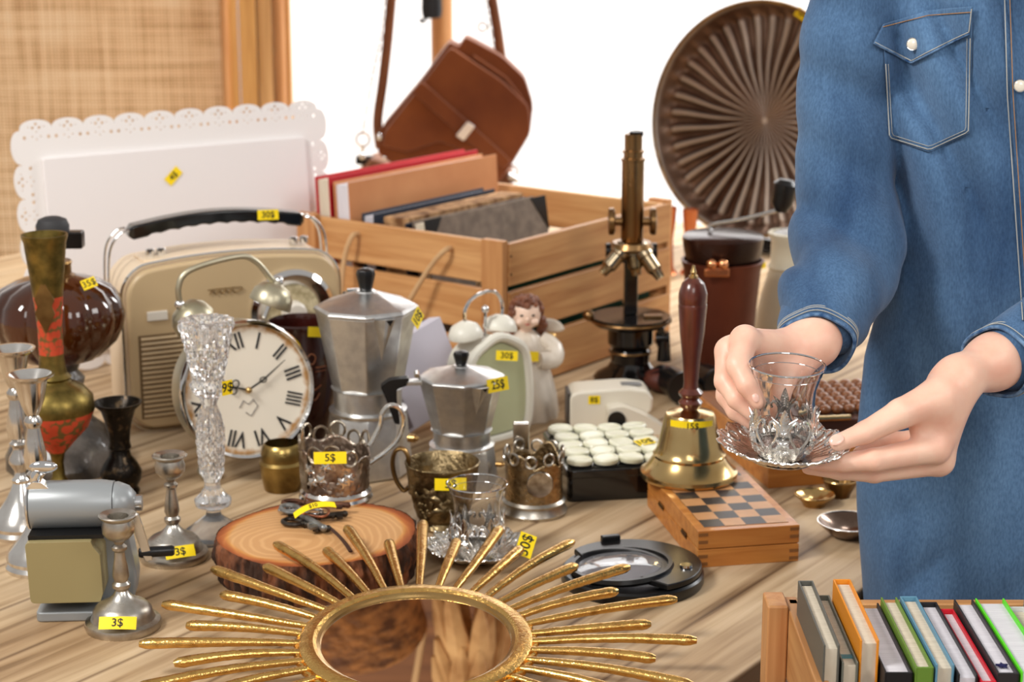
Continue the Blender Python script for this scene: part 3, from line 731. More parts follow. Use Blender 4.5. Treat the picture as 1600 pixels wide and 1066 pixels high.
# pewter candlesticks
bq = at(193, 980)
pc = thing('pewter_candlestick', 'short pewter candlestick in front of the pencil sharpener, sticker across its base', 'candlestick', bq, 0, 'short pewter candlesticks')
P = prof(bq.y, [(0, 980), (58, 980), (60, 974), (58, 968), (50, 965), (47, 958), (45, 950), (37, 943), (22, 936), (13, 928), (10, 922), (14, 917), (14, 912), (10, 908), (13, 900), (12, 888), (9, 872), (8, 862), (12, 858), (12, 854), (7, 850), (9, 845), (18, 840), (25, 832), (26, 822), (23, 812)])
part('stem', MB().lathe(P, 56), pewter, pc); zr = P[-1][1]
part('drip_pan', MB().lathe([(P[-1][0]*.9, zr-.001), (.0175, zr+.003), (.0180, zr+.0045), (.0168, zr+.0055), (.0100, zr+.0035), (.0085, zr-.012), (0, zr-.013)], 48), pewter, pc)
b2 = at(272, 872)
pc2 = dup(pc, b2, label='short pewter candlestick beside the crystal one, sticker on the side of its base')
tag(pc, '3$', (.001, -.0300, .0165), (0, -.82, .57), .0350, .0120, local=True, bend=.10, up=(0, .57, .82))
tag(pc2, '3$', (.012, -.0290, .0175), (.35, -.75, .57), .0310, .0125, local=True, bend=.10, up=(0, .57, .82), roll=14)

# crystal candlestick
bq = at(335, 838)
cc_ = thing('crystal_candlestick', 'tall cut crystal candlestick sparkling in front of the alarm clock', 'candlestick', bq)
P = prof(bq.y, [(30, 838), (50, 838), (51, 833), (38, 824), (22, 812), (12, 804), (11, 796), (26, 789), (28, 780), (20, 772), (13, 762), (12, 752), (18, 738), (20, 712), (22, 690), (22, 668), (17, 648), (12, 632), (15, 620), (25, 611), (28, 602), (23, 592), (25, 583), (30, 566), (34, 540), (38, 520), (42, 508), (41, 499), (35, 498), (20, 506), (12, 530), (0, 534)])
def cutc(a, r, z):
    if r < .010: return 1
    if .05 < z < .27: return 1+.07*cos(12*a+z*260)*cos(z*300)+.03*cos(24*a)
    return 1+.05*abs(cos(8*a))
fine = []
for (r0, z0), (r1, z1) in zip(P[:-1], P[1:]):
    n = max(1, int(abs(z1-z0)/.003))
    for k_ in range(n): fine.append((r0+(r1-r0)*k_/n, z0+(z1-z0)*k_/n))
fine.append(P[-1])
part('faceted_body', MB().lathe(fine, 48, cutc), crystal, cc_, ang=8)
tag(cc_, '9$', atd(355, 606, bq.y-.022), (.7, -.7, 0), .013, .0155)

# ================= PENCIL SHARPENER =================
bq = at(125, 950)
ps = thing('pencil_sharpener', 'vintage grey rotary pencil sharpener with an olive shavings box and a black crank grip', 'pencil sharpener', bq, R(4))
k = dep(bq.y, .05)/FPX
part('foot', MB().prism(rrect(.084, .075, .006, 4, .006, .002), 0, .010), greyplast, ps, bev=.002)
part('back_column', MB().box((.0, .028, .055), (.070, .02, .10)), darkmetal, ps, bev=.002)
part('side_column', MB().prism(soft([(.012, .006), (.052, .006), (.056, .03), (.048, .085), (.012, .085)], .2), -.032, .0, XZ), greyplast, ps, bev=.003)
part('shavings_box', MB().prism(soft([(-.039, .021), (.026, .021), (.029, .030), (.028, .068), (.022, .076), (.020, .082), (-.041, .082)], .08), .0, .040, XZ), olive, ps, bev=.0015)
part('gap_panel', MB().box((-.004, -.008, .084), (.07, .05, .004)), blackp, ps)
Mx = Matrix.Translation((0, .002, .105)) @ Matrix.Rotation(pi/2, 4, 'Y')
part('barrel', MB().lathe([(0, -.040), (.0225, -.040), (.0232, -.038), (.0232, .026), (.0218, .036), (.0218, .038), (0, .038)], 56, M=Mx), greyplast, ps)
part('end_cap', MB().lathe([(.0205, .0385), (.021, .042), (.017, .052), (.010, .058), (0, .059)], 48, M=Mx), greyplast, ps)
part('front_plate', MB().lathe([(0, -.0425), (.0225, -.0425), (.0235, -.0415), (.0235, -.0405), (0, -.040)], 48, M=Mx), chrome, ps)
part('clamp_lever', MB().prism(soft([(-.044, .124), (-.020, .124), (-.028, .131), (-.036, .132)], .2), -.003, .010, XZ), chrome, ps, bev=.0008)
kn = MB().tube(cat([(-.035, -.004, .130), (-.034, -.004, .136), (-.031, -.004, .140)], 3), .0045, 12)
kn.ball((-.026, -.004, .1445), (.0135, .004, .0062), 20)
part('clamp_wing', kn, chrome, ps)
part('crank_arm', MB().prism(soft([(.052, .098), (.062, .100), (.074, .052), (.066, .050)], .2), .010, .013, XZ), steel, ps, bev=.0008)
part('crank_hub', MB().lathe([(0, .058), (.008, .058), (.008, .064), (0, .064)], 20, M=Mx), steel, ps)
part('crank_grip', MB().tube([(.066, -.008, .058), (.0675, -.008, .058), (.098, -.010, .060), (.100, -.010, .060)], [.004, .0052, .0052, .004], 16, M=Matrix.Translation((-.006, 0, 0))), blackp, ps)

# ================= ALARM CLOCK =================
def clock():
    Yc = 2.14; c = atd(386, 609, Yc); rz = R(27)
    t = thing('alarm_clock', 'round twin bell alarm clock with Roman numerals, in front of the cream radio', 'alarm clock', (c.x, c.y+.0, 0), rz)
    zc = c.z; RR = .0815; tilt = R(-7)
    M = Matrix.Translation((0, 0, zc)) @ Matrix.Rotation(tilt, 4, 'X') @ Matrix.Rotation(pi/2, 4, 'X')   # local z of M -> -y (front)
    shell = pm('champagne_metal', C(196, 188, 164), .38, .85, C(172, 164, 138), 10)
    part('case', MB().lathe([(0, -.052), (RR*.80, -.052), (RR*.93, -.046), (RR*.99, -.030), (RR, -.006), (RR*.995, .0)], 80, M=M), shell, t)
    part('bezel', MB().lathe([(RR*.995, -.001), (RR*1.0, .004), (RR*.965, .009), (RR*.93, .007), (RR*.91, .001)], 80, M=M), chrome, t)
    dm = pm('aged_dial', C(238, 228, 210), .55); nt = dm.node_tree; N = nt.nodes; L = nt.links
    tc = N.new('ShaderNodeTexCoord'); ln = N.new('ShaderNodeVectorMath'); ln.operation = 'LENGTH'; L.new(tc.outputs['Object'], ln.inputs[0])
    nz = N.new('ShaderNodeTexNoise'); nz.inputs['Scale'].default_value = 70; L.new(tc.outputs['Object'], nz.inputs[0])
    ad = N.new('ShaderNodeMath'); ad.operation = 'MULTIPLY_ADD'; L.new(nz.outputs[0], ad.inputs[0]); ad.inputs[1].default_value = .018; L.new(ln.outputs['Value'], ad.inputs[2])
    rp = N.new('ShaderNodeValToRGB'); mr = N.new('ShaderNodeMapRange'); L.new(ad.outputs[0], mr.inputs[0]); mr.inputs[1].default_value = .06; mr.inputs[2].default_value = .09; L.new(mr.outputs[0], rp.inputs[0])
    rp.color_ramp.elements[0].position = .55; rp.color_ramp.elements[0].color = C(238, 228, 210); rp.color_ramp.elements[1].position = .78; rp.color_ramp.elements[1].color = C(176, 128, 70)
    L.new(rp.outputs[0], N['Principled BSDF'].inputs['Base Color'])
    d = part('dial', MB().lathe([(0, 0), (RR*.92, 0)], 64), dm, t); d.matrix_basis = M @ Matrix.Translation((0, 0, .001))
    # numerals
    allv = []; nm = MB(); rot0 = R(13)
    for i, s in enumerate(('XII', 'I', 'II', 'III', 'IIII', 'V', 'VI', 'VII', 'VIII', 'IX', 'X', 'XI')):
        me = text_mesh(s, .0215, .0002, .0003); a_ = -2*pi*i/12+rot0
        T = M @ Matrix.Rotation(a_, 4, 'Z') @ Matrix.Translation((0, RR*.70, .0018)) @ Matrix.Scale(1.25, 4, (0, 1, 0)) @ Matrix.Scale(.95 if len(s) < 4 else .8, 4, (1, 0, 0))
        nm.add([T @ v.co for v in me.vertices], [tuple(p.vertices) for p in me.polygons]); bpy.data.meshes.remove(me)
    part('numerals', nm, pm('dial_print', C(44, 42, 42), .6), t, smooth=False)
    def hand(name, pts, z, w_):
        part(name, MB().tube([M @ Vector((x, y, z)) for x, y in pts], w_, 6), ink, t)
    hand('minute_hand', [(0, 0), (.020, .0105), (.047, .030)], .005, [.0011, .0011, .0004])
    hh = MB()
    hh.tube([M @ Vector((x, y, .0035)) for x, y in ((0, 0), (-.012, .004), (-.03, .010))], [.0014, .001, .0005], 6)
    for (x, y, r_) in ((-.014, .009, .0042), (-.017, .001, .0038), (-.021, .010, .003)):
        hh.tube([M @ Vector((x+r_*cos(a_), y+r_*sin(a_), .0035)) for a_ in [2*pi*j/12 for j in range(12)]], .0008, 5, closed=True)
    part('hour_hand', hh, ink, t)
    part('minute_hand_loop', MB().tube([M @ Vector((.019+.004*cos(a_), .010+.003*sin(a_), .005)) for a_ in [2*pi*j/12 for j in range(12)]], .0007, 5, closed=True), ink, t)
    part('centre_cap', MB().ball(M @ Vector((0, 0, .006)), .004, 14), brass, t)
    # little crest printed below the centre
    part('printed_crest', MB().tube([M @ Vector((x, y, .0016)) for x, y in ((-.011, -.020), (-.006, -.012), (0, -.017), (.006, -.012), (.011, -.02), (.002, -.031), (-.004, -.026))], .0006, 5), pm('grey_print', C(120, 112, 106), .7), t)
    # bells, handle, feet
    for s, (ex, ez, ti) in ((-1, (-.055, .085, 38)), (1, (.040, .098, -24))):
        Mb = Matrix.Translation((ex, .02, zc+ez)) @ Matrix.Rotation(R(-ti), 4, 'Y')
        part('bell', MB().lathe([(.0250, -.006), (.0255, -.004), (.0235, .008), (.0165, .017), (.006, .021), (0, .0215), (0, .019), (.0150, .015), (.0225, .006)], 40, M=Mb), shell, t)
        part('bell_post', MB().tube([Mb @ Vector((0, 0, -.022)), Mb @ Vector((0, 0, .022))], .0025, 10).ball(Mb @ Vector((0, 0, .024)), .006), chrome, t)
    part('hanging_handle', MB().tube(cat([(-.068, .02, zc+.100), (-.070, .02, zc+.125), (-.055, .02, zc+.143), (.0, .02, zc+.153), (.022, .02, zc+.146), (.040, .02, zc+.124), (.047, .02, zc+.116)], 8), .0035, 12), shell, t)
    for s in (-1, 1):
        part('ball_foot', MB().ball((s*.040-.006, .018, .0115), .0115, 18), shell, t)
        part('foot_post', MB().tube([(s*.040-.006, .018, .015), (s*.036, .02, zc-.062)], .003), shell, t)
clock()

# ================= DARK RED JAR =================
jr, P, b = lathing('red_glazed_jar', 'dark red glazed jar with faint gold motifs behind the clock and the coffee pot', 'jar', 474, 694,
    [(0, 694), (34, 694), (36, 688), (42, 660), (54, 610), (58, 570), (56, 530), (50, 510), (52, 502), (48, 500), (45, 510), (48, 560), (30, 680), (0, 684)], darkred, 'jar_body')
gm2 = MB(); Yj = b.y
for (pts) in ([(486, 545), (492, 540), (498, 546), (494, 556), (486, 552), (486, 545)], [(482, 570), (486, 590), (496, 596), (506, 590)], [(498, 562), (512, 562)], [(498, 568), (512, 568)], [(490, 602), (497, 612), (504, 602)]):
    q = [atd(x, y, Yj)-b for x, y in pts]; o_ = []
    for p in cat(q, 3):
        rad = .0445; xx = p.x; yy = -sqrt(max(1e-6, (rad)**2-xx*xx)) if abs(xx) < rad else 0; o_.append((xx, yy-.0005, p.z))
    gm2.tube(o_, .0009, 5)
part('gold_motif', gm2, pm('gold_paint', C(150, 90, 56), .5), jr)
tag(jr, '', atd(494, 519, Yj-.046), (.3, -1, .2), .020, .012, roll=-6)

# ================= MOKA POTS =================
def moka(name, label, loc, s, rz, handle_side, tagargs, zs=1.0):
    """s = scale; octagonal pot; spout towards local -y, handle opposite or given side"""
    t = thing(name, label, 'coffee pot', loc, rz)
    def octo(pr, M=None, n=8, off=pi/8):
        mb = MB(); rows = []
        vs = []; fs = []
        for r_, z_ in pr:
            rows.append([(r_*s*cos(off+2*pi*i/n), r_*s*sin(off+2*pi*i/n), z_*s) for i in range(n)])
        for r_ in rows: vs += r_
        for i in range(len(rows)-1):
            for j in range(n): fs.append((i*n+j, i*n+(j+1) % n, (i+1)*n+(j+1) % n, (i+1)*n+j))
        fs.append(tuple(range(n))[::-1]); fs.append(tuple((len(rows)-1)*n+j for j in range(n)))
        return mb.add(vs, fs)
    part('water_chamber', octo([(.050, 0), (.052, .002), (.046, .068), (.044, .074)]), alu, t, bev=.0015*s, bang=20)
    part('screw_ring', MB().lathe([(.0*s, .073*s), (.045*s, .073*s), (.046*s, .077*s), (.040*s, .079*s), (.040*s, .102*s), (.043*s, .104*s), (0, .105*s)], 36, lambda a_, r_, z_: 1+(.012*cos(18*a_) if .08*s < z_ < .101*s else 0)), alu, t)
    part('upper_pot', octo([(.042, .104), (.0425, .108), (.0585, .190), (.060, .196)]), alu, t, bev=.0015*s, bang=20)
    part('lid', octo([(.061, .196), (.0615, .199), (.058, .202), (.014, .217), (.012, .219)]), alu, t, bev=.001*s, bang=20)
    part('lid_knob', octo([(.007, .218), (.008, .222), (.0115, .238), (.010, .243), (.004, .245)]), blackp, t, bev=.0008*s)
    # spout: wedge on -y side
    sp_ = MB().add([Vector(p)*s for p in [(0, -.040, .128), (-.013, -.054, .1955), (.013, -.054, .1955), (-.006, -.073, .199), (.006, -.073, .199), (0, -.068, .192), (0, -.048, .150)]],
        [(0, 1, 3, 6), (0, 6, 4, 2), (3, 5, 6), (6, 5, 4), (3, 4, 5), (1, 2, 4, 3), (0, 2, 1)])
    part('spout', sp_, alu, t, smooth=False)
    part('spout_mouth', MB().prism([(-.004*s, 0), (.004*s, 0), (0, -.006*s)], 0, .0012*s, Matrix.Translation((0, -.0718*s, .1975*s)) @ XZ), blackp, t)
    hs = Matrix.Rotation(handle_side, 4, 'Z')   # handle built towards +x
    br = MB().box((.066*s, 0, .190*s), (.026*s, .016*s, .009*s), hs); part('handle_bracket', br, alu, t, bev=.002*s)
    hp = soft([(.072, .200), (.100, .197), (.113, .185), (.106, .165), (.094, .118), (.086, .116), (.090, .160), (.090, .180), (.076, .186)], .2)
    part('handle', MB().prism([(x*s, z*s) for x, z in hp], -.008*s, .008*s, hs @ XZ), blackp, t, bev=.003*s, seg=3)
    part('hinge', MB().tube([hs @ Vector((.062*s, -.010*s, .204*s)), hs @ Vector((.062*s, .010*s, .204*s))], .004*s, 10), steel, t)
    part('safety_valve', MB().tube([Vector((.036, -.036, .045))*s, Vector((.042, -.042, .045))*s], .005*s, 12).ball(Vector((.043, -.043, .045))*s, .003*s), brass, t)
    for ch in list(COL.objects):
        if ch.parent == t: ch.scale = (1, 1, zs)
    tag(t, *tagargs, local=True); return t
m1 = at(577, 735)
moka('moka_pot', 'tall octagonal aluminium stovetop coffee pot with black knob, its spout turned to the viewer', m1, 1.0, R(26), R(80), ('10$', Vector((.050, -.034, .188)), (.55, -.75, .3), .025, .016, (0, 0, 1), 30))
m2 = at(722, 758)
moka('moka_pot', 'smaller octagonal coffee pot with a black handle on its left and a 25$ sticker', m2, .82, R(28), R(156), ('25$', Vector((.024, -.0440, .128)), (.35, -1, .25), .034, .0155, (0, 0, 1), -3), .80)

# white card box behind the pots
cb = thing('white_card_box', 'flat pale lavender card box standing on edge between the two coffee pots', 'box', at(668, 718)+Vector((0, .06, 0)), R(52))
part('box_body', MB().box((0, 0, .055), (.15, .022, .11)), pm('lavender_card', C(206, 202, 214), .6), cb, bev=.001)
part('box_flap', MB().box((-.04, -.0118, .03), (.02, .0012, .05)), pm('printed_panel', C(120, 108, 112), .5), cb)
bk_ = cb; cb.rotation_euler = (R(-14), R(-14), R(48)); cb.location.z = .018; cb.location += Vector((-.008, .045, 0))

# cream twin-dome clock behind small pot
def small_clock():
    Yk = 2.30; c = atd(778, 632, Yk)
    t = thing('cream_table_clock', 'cream framed oval clock with a pale green face, white domes and chrome top handle', 'clock', (c.x, Yk, 0), R(42))
    fr_ = pm('cream_plastic', C(232, 228, 214), .35); H_ = .135
    o_ = soft([(-.048, 0), (.048, 0), (.053, .05), (.046, .112), (.0, .135), (-.046, .112), (-.053, .05)], .35)
    part('case', MB().prism(o_, -.045, -.004, XZ), fr_, t, bev=.005, seg=3)
    part('frame_ring', MB().tube([(x, 0, z) for x, z in o_], .0065, 10, closed=True), fr_, t)
    part('face_panel', MB().prism([(x*.88, .067+(z-.067)*.88) for x, z in o_], -.004, .0015, XZ), pm('pale_green_face', C(206, 212, 176), .3, 0, C(188, 196, 154), 8), t)
    for s in (-1, 1): part('dome', MB().lathe([(.0215, 0), (.0215, .004), (.017, .013), (.008, .018), (0, .019), (0, 0)], 32, M=Matrix.Translation((s*.028-.005, .022, .134)) @ Matrix.Rotation(R(s*10), 4, 'Y')), fr_, t)
    part('chrome_handle', MB().tube(cat([(-.034, .022, .150), (-.034, .022, .168), (-.018, .022, .182), (.012, .022, .184), (.026, .022, .168), (.026, .022, .15)], 7), .0022, 10), chrome, t)
    part('clapper', MB().tube([(-.003, .02, .130), (-.003, .02, .162)], .002).ball((-.003, .02, .164), .005), chrome, t)
    tag(t, '30$', atd(792, 556, Yk-.03), (.2, -1, .3), .027, .012, roll=-5)
small_clock()

# ================= ANGEL FIGURINE =================
def angel():
    bq = at(822, 650); t = thing('angel_figurine', 'white porcelain angel figurine with brown curls and small wings, before the slatted crate', 'figurine', bq, R(4))
    por = pm('porcelain', C(232, 222, 208), .35, 0, C(214, 200, 182), 20, coat=.3); skin_ = pm('porcelain_skin', C(238, 206, 184), .35, coat=.3)
    hair_ = pm('painted_brown_hair', C(138, 84, 56), .45, 0, C(96, 52, 32), 90, bump=1, bsc=160, bdist=.004); gl = pm('gilded', C(220, 178, 110), .3, .8)
    robe = MB().lathe([(0, 0), (.040, 0), (.042, .004), (.039, .03), (.033, .055), (.027, .075), (.024, .086)], 72, lambda a_, r_, z_: 1+.05*sin(11*a_+z_*30)*(1-z_/.1))
    robe.lathe([(.024, .070), (.030, .068), (.029, .078), (.026, .095), (.020, .108), (.009, .115), (0, .117)], 48, lambda a_, r_, z_: (1+.05*sin(9*a_))*(1-.18*abs(sin(a_))))
    part('robe', robe, por, t)
    for s in (-1, 1):
        part('sleeve', MB().tube(cat([(s*.018, -.002, .106), (s*.034, -.006, .092), (s*.031, -.018, .080), (s*.014, -.027, .082)], 5), [.009, .010, .011, .012, .012, .013, .013, .014, .014, .014, .013, .012, .012, .011, .010, .010][:16], 16), por, t)
        part('hand', MB().ball((s*.006, -.029, .085), (.006, .005, .007)), skin_, t)
        wg = MB()
        for i in range(5):
            a_ = R(20+i*16); wg.ball((s*(.026+.010*cos(a_)*1.3), .014, .108+.014*sin(a_)), (.013, .003, .005), 12, )
        part('wing', wg, por, t); part('gold_trim', MB().ball((s*.030, .004, .104), (.010, .006, .007)), gl, t)
        lk = MB()
        for i in range(5): lk.ball((s*(.020+.002*(i % 2)), .002, .128-.007*i), .0065, 12)
        part('hair_lock', lk, hair_, t)
    part('head', MB().ball((0, -.004, .138), (.0185, .018, .0205), 28).ball((0, -.0225, .134), (.0026, .003, .003), 10).ball((-.009, -.017, .130), (.006, .005, .005), 12).ball((.009, -.017, .130), (.006, .005, .005), 12).tube([(0, 0, .108), (0, -.002, .124)], .008, 16), skin_, t)
    hd = MB()
    for i in range(120):
        a_ = random.uniform(0, 2*pi); e = random.uniform(-.2, 1); ce = sqrt(max(0, 1-e*e))
        x, y, z = .0195*ce*cos(a_), -.002+.0195*ce*sin(a_), .139+.0205*e
        if y < -.006 and z < .151 and abs(x) < .0165: continue
        hd.ball((x, y, z), random.uniform(.0035, .0055), 8)
    part('hair', hd, hair_, t)
    for s in (-1, 1): part('eye', MB().ball((s*.0072, -.0205, .139), (.0024, .0012, .0014), 10), ink, t)
    part('mouth', MB().ball((0, -.0218, .1275), (.0034, .001, .0011), 10), pm('painted_lips', C(190, 96, 84), .4), t)
    part('songbook', MB().box((0, -.031, .088), (.022, .002, .015)), por, t)
    tag(t, '1$', (-.003, -.0400, .0905), (.1, -1, .2), .032, .0125, local=True, roll=-4)
angel()
# ================= WOOD SLICE =================
bq = at(497, 880); ws = thing('wood_slice', 'thick round slice of tree trunk with rough bark, carrying a glass holder and keys', 'wood slice', (at(497, 835, .040).x, at(497, 835, .040).y, 0), R(20))
def ring_mat():
    m = pm('end_grain', C(204, 152, 98), .6); nt = m.node_tree; N = nt.nodes; L = nt.links; b_ = N['Principled BSDF']
    tc = N.new('ShaderNodeTexCoord'); n = N.new('ShaderNodeTexNoise'); n.inputs['Scale'].default_value = 9; n.inputs['Detail'].default_value = 3; L.new(tc.outputs['Object'], n.inputs[0])
    mp = N.new('ShaderNodeMapping'); mp.inputs['Location'].default_value = (.03, .02, 0); L.new(tc.outputs['Object'], mp.inputs[0])
    ln = N.new('ShaderNodeVectorMath'); ln.operation = 'LENGTH'; L.new(mp.outputs[0], ln.inputs[0])
    ad = N.new('ShaderNodeMath'); ad.operation = 'MULTIPLY_ADD'; L.new(n.outputs[0], ad.inputs[0]); ad.inputs[1].default_value = .03; L.new(ln.outputs['Value'], ad.inputs[2])
    si = N.new('ShaderNodeMath'); si.operation = 'MULTIPLY'; L.new(ad.outputs[0], si.inputs[0]); si.inputs[1].default_value = 900
    s2 = N.new('ShaderNodeMath'); s2.operation = 'SINE'; L.new(si.outputs[0], s2.inputs[0])
    r1 = N.new('ShaderNodeValToRGB'); L.new(s2.outputs[0], r1.inputs[0]); r1.color_ramp.elements[0].color = C(200, 150, 98); r1.color_ramp.elements[1].color = C(212, 164, 112)
    l2 = N.new('ShaderNodeVectorMath'); l2.operation = 'LENGTH'; L.new(tc.outputs['Object'], l2.inputs[0])
    a2 = N.new('ShaderNodeMath'); a2.operation = 'MULTIPLY_ADD'; L.new(n.outputs[0], a2.inputs[0]); a2.inputs[1].default_value = .02; 
    mr = N.new('ShaderNodeMath'); mr.operation = 'MULTIPLY'; L.new(l2.outputs['Value'], mr.inputs[0]); mr.inputs[1].default_value = 1; L.new(mr.outputs[0], a2.inputs[2])
    m3 = N.new('ShaderNodeMapRange'); L.new(a2.outputs[0], m3.inputs[0]); m3.inputs[1].default_value = .096; m3.inputs[2].default_value = .122
    r2 = N.new('ShaderNodeValToRGB'); L.new(m3.outputs[0], r2.inputs[0]); e = r2.color_ramp.elements; e[0].position = 0; e[0].color = (1, 1, 1, 1); e[1].position = .97; e[1].color = C(150, 92, 62)
    for p_, c_ in ((.32, (1, 1, 1, 1)), (.42, C(255, 238, 196)), (.56, C(226, 178, 138)), (.72, C(196, 136, 100))): q = e.new(p_); q.color = c_
    mx = N.new('ShaderNodeMix'); mx.data_type = 'RGBA'; mx.blend_type = 'MULTIPLY'; mx.inputs[0].default_value = 1; L.new(r1.outputs[0], mx.inputs[6]); L.new(r2.outputs[0], mx.inputs[7]); L.new(mx.outputs[2], b_.inputs['Base Color'])
    return m
SR = .1; SH = .042
def edge(a_): return SR*(1+.03*sin(2*a_+1)+.02*sin(5*a_))
n = 240; mb = MB()
mb.grid(lambda u, v: (edge(2*pi*u)*.985*v*cos(2*pi*u), edge(2*pi*u)*.985*v*sin(2*pi*u), SH+.0004*noise.noise(Vector((u*20, v*9, 0)))), n, 8, cu=True)
part('cut_face', mb, ring_mat(), ws)
def bark(u, v):
    a_ = 2*pi*u; p = Vector((cos(a_)*9, sin(a_)*9, v*1.2)); r_ = edge(a_)
    d = noise.fractal(p*1.6, .8, 2.2, 4); d2 = noise.noise(Vector((cos(a_)*22, sin(a_)*22, v*2)))
    r2 = r_*(.985+.02*sin(pi*min(1, v*1.2))) + (.0045*d+.003*d2)*(1 if .02 < v < .98 else .2)
    return (r2*cos(a_), r2*sin(a_), SH*(1-v)+.0006)
part('bark', MB().grid(bark, 360, 16, cu=True), pm('bark', C(58, 36, 24), .9, 0, C(156, 96, 62), 55, (1, 1, .35), pos=(.42, .7), bump=1, bsc=90, bst=(1, 1, .4), bdist=.004), ws, ang=70)

# ================= TEA GLASS HOLDERS =================
def arch_ring(t, r_, z0, n, w_, h_, m, name, rr=.0011, tilt=1.0):
    for i in range(n):
        a0 = 2*pi*i/n; pts = []
        for j in range(13):
            q = pi*j/12; a_ = a0+(w_/2/r_)*cos(q); pts.append((r_*tilt*cos(a_), r_*tilt*sin(a_), z0+h_*sin(q)))
        part(name, MB().tube(pts, rr, 6), m, t)
bq = Vector((at(525, 778, SH).x, at(525, 778, SH).y, SH)); k = dep(bq.y, .08)/FPX
g1 = thing('tea_glass_holder', 'silver openwork tea glass holder with a looped handle, standing on the wood slice', 'glass holder', bq)
rH = 54*k
part('base_ring', MB().lathe([(0, 0), (57*k, 0), (58*k, .003), (55*k, .006), (56*k, .009), (52*k, .012), (50*k, .014), (0, .014)], 56), silver, g1)
def cupwall(u, v):
    a_ = 2*pi*u; top = .054+.003*cos(6*(a_+.5))+.005*cos(a_-2.6); z = .012+(top-.012)*v
    r_ = rH*(.94+.06*v*v); r_ += .0008*noise.noise(Vector((cos(a_)*14, sin(a_)*14, z*300)))*2
    return (r_*cos(a_), r_*sin(a_), z)
o = part('cup_wall', MB().grid(cupwall, 120, 18, cu=True), pm('worn_silver', C(206, 194, 182), .2, 1, C(140, 116, 98), 50, rvar=.25, bump=.4, bsc=160, bdist=.002), g1)
s_ = o.modifiers.new('s', 'SOLIDIFY'); s_.thickness = .0012
lead = Matrix.Rotation(R(-146), 4, 'Z')
part('tall_leaf', MB().grid(lambda u, v: lead @ Vector((rH*1.03-.002*cos(pi*(u-.5)), (u-.5)*.020*sin(pi*min(1, .15+v*.85))*(1.1-.3*v), .016+.068*v)), 8, 16), filig, g1)
o.modifiers[0].offset = 0
for i in range(12):
    a0 = 2*pi*i/12
    if i in (7, 0, 11): continue
    top = .054+.003*cos(6*(a0+.5))+.005*cos(a0-2.6)
    part('scroll', MB().tube([((rH+.0005)*cos(a0+.008/rH*cos(q)), (rH+.0005)*sin(a0+.008/rH*cos(q)), top+.006+.0085*sin(q)) for q in [2*pi*j/16 for j in range(16)]], .0016, 6, closed=True), filig, g1)
for (a0, z_) in ((-1.9, .030), (-1.3, .028), (-1.1, .031), (-2.3, .040), (-2.2, .026), (-1.75, .045)):
    part('blossom', MB().lathe([(0, .003), (.003, .0025), (.0055, .0015), (.006, 0)], 20, lambda a_, r_, z2: 1+.25*cos(5*a_), M=Matrix.Translation((rH*.99*cos(a0), rH*.99*sin(a0), z_)) @ Matrix.Rotation(a0, 4, 'Z') @ Matrix.Rotation(pi/2, 4, 'Y')), silver, g1)
hb = Matrix.Rotation(R(12), 4, 'Z')
part('handle', MB().tube([hb @ p for p in cat([(rH, 0, .056), (rH+.006, 0, .066), (rH+.012, 0, .078), (rH+.014, 0, .090), (rH+.022, 0, .099), (rH+.033, 0, .095), (rH+.037, 0, .080), (rH+.031, 0, .062), (rH+.018, 0, .048), (rH+.006, 0, .040), (rH, 0, .036)], 6)], .0026, 10), silver, g1)
tag(g1, '5$', (-.001, -rH-.006, .058), (0, -1, .2), .034, .0125, local=True, roll=1)

bq = at(834, 800); k = dep(bq.y, .05)/FPX
g2 = thing('tea_glass_holder', 'bronze-toned engraved tea glass holder with a straight flat handle behind, beside the black tin', 'glass holder', bq)
part('base_ring', MB().lathe([(0, 0), (51*k, 0), (53*k, .004), (49*k, .009), (48*k, .012), (50*k, .015), (46*k, .018), (0, .018)], 56), pewter, g2)
r2_ = 46*k
def wall2(u, v):
    a_ = 2*pi*u; top = .058+.010*max(0, cos(2*(a_-1.0)))**3+.006*abs(cos(3*a_)); z = .016+(top-.016)*v
    r_ = r2_*(1-.03*sin(pi*v))+.0006*noise.noise(Vector((cos(a_)*18, sin(a_)*18, z*400)))
    return (r_*cos(a_), r_*sin(a_), z)
o = part('cup_wall', MB().grid(wall2, 120, 18, cu=True), pm('engraved_bronze_silver', C(186, 162, 124), .22, 1, C(104, 84, 58), 90, pos=(.4, .7), rvar=.2, bump=.6, bsc=240, bdist=.002), g2)
o.modifiers.new('s', 'SOLIDIFY').thickness = .0012
for i in range(10):
    a0 = 2*pi*i/10+.2
    part('crown_scroll', MB().tube([((r2_+.0004)*cos(a0+.006/r2_*cos(q)), (r2_+.0004)*sin(a0+.006/r2_*cos(q)), .066+.0065*sin(q)+.003*abs(cos(3*a0))) for q in [2*pi*j/14 for j in range(14)]], .0014, 6, closed=True), pewter, g2)
part('medallion', MB().lathe([(0, .0012), (.011, .001), (.014, .0016), (.015, 0)], 36, M=Matrix.Translation((.006, -r2_*.985, .042)) @ Matrix.Rotation(R(8), 4, 'Z') @ XZ), pm('bright_oval', C(214, 206, 196), .25, 1, C(160, 146, 130), 120), g2)
part('flat_handle', MB().box((-.014, r2_+.004, .062), (.018, .008, .062)), silver, g2, bev=.0015)
part('handle_stay', MB().tube(cat([(-.014, r2_+.004, .03), (-.014, r2_+.012, .026), (-.014, r2_-.001, .020)], 4), .003, 8), silver, g2)

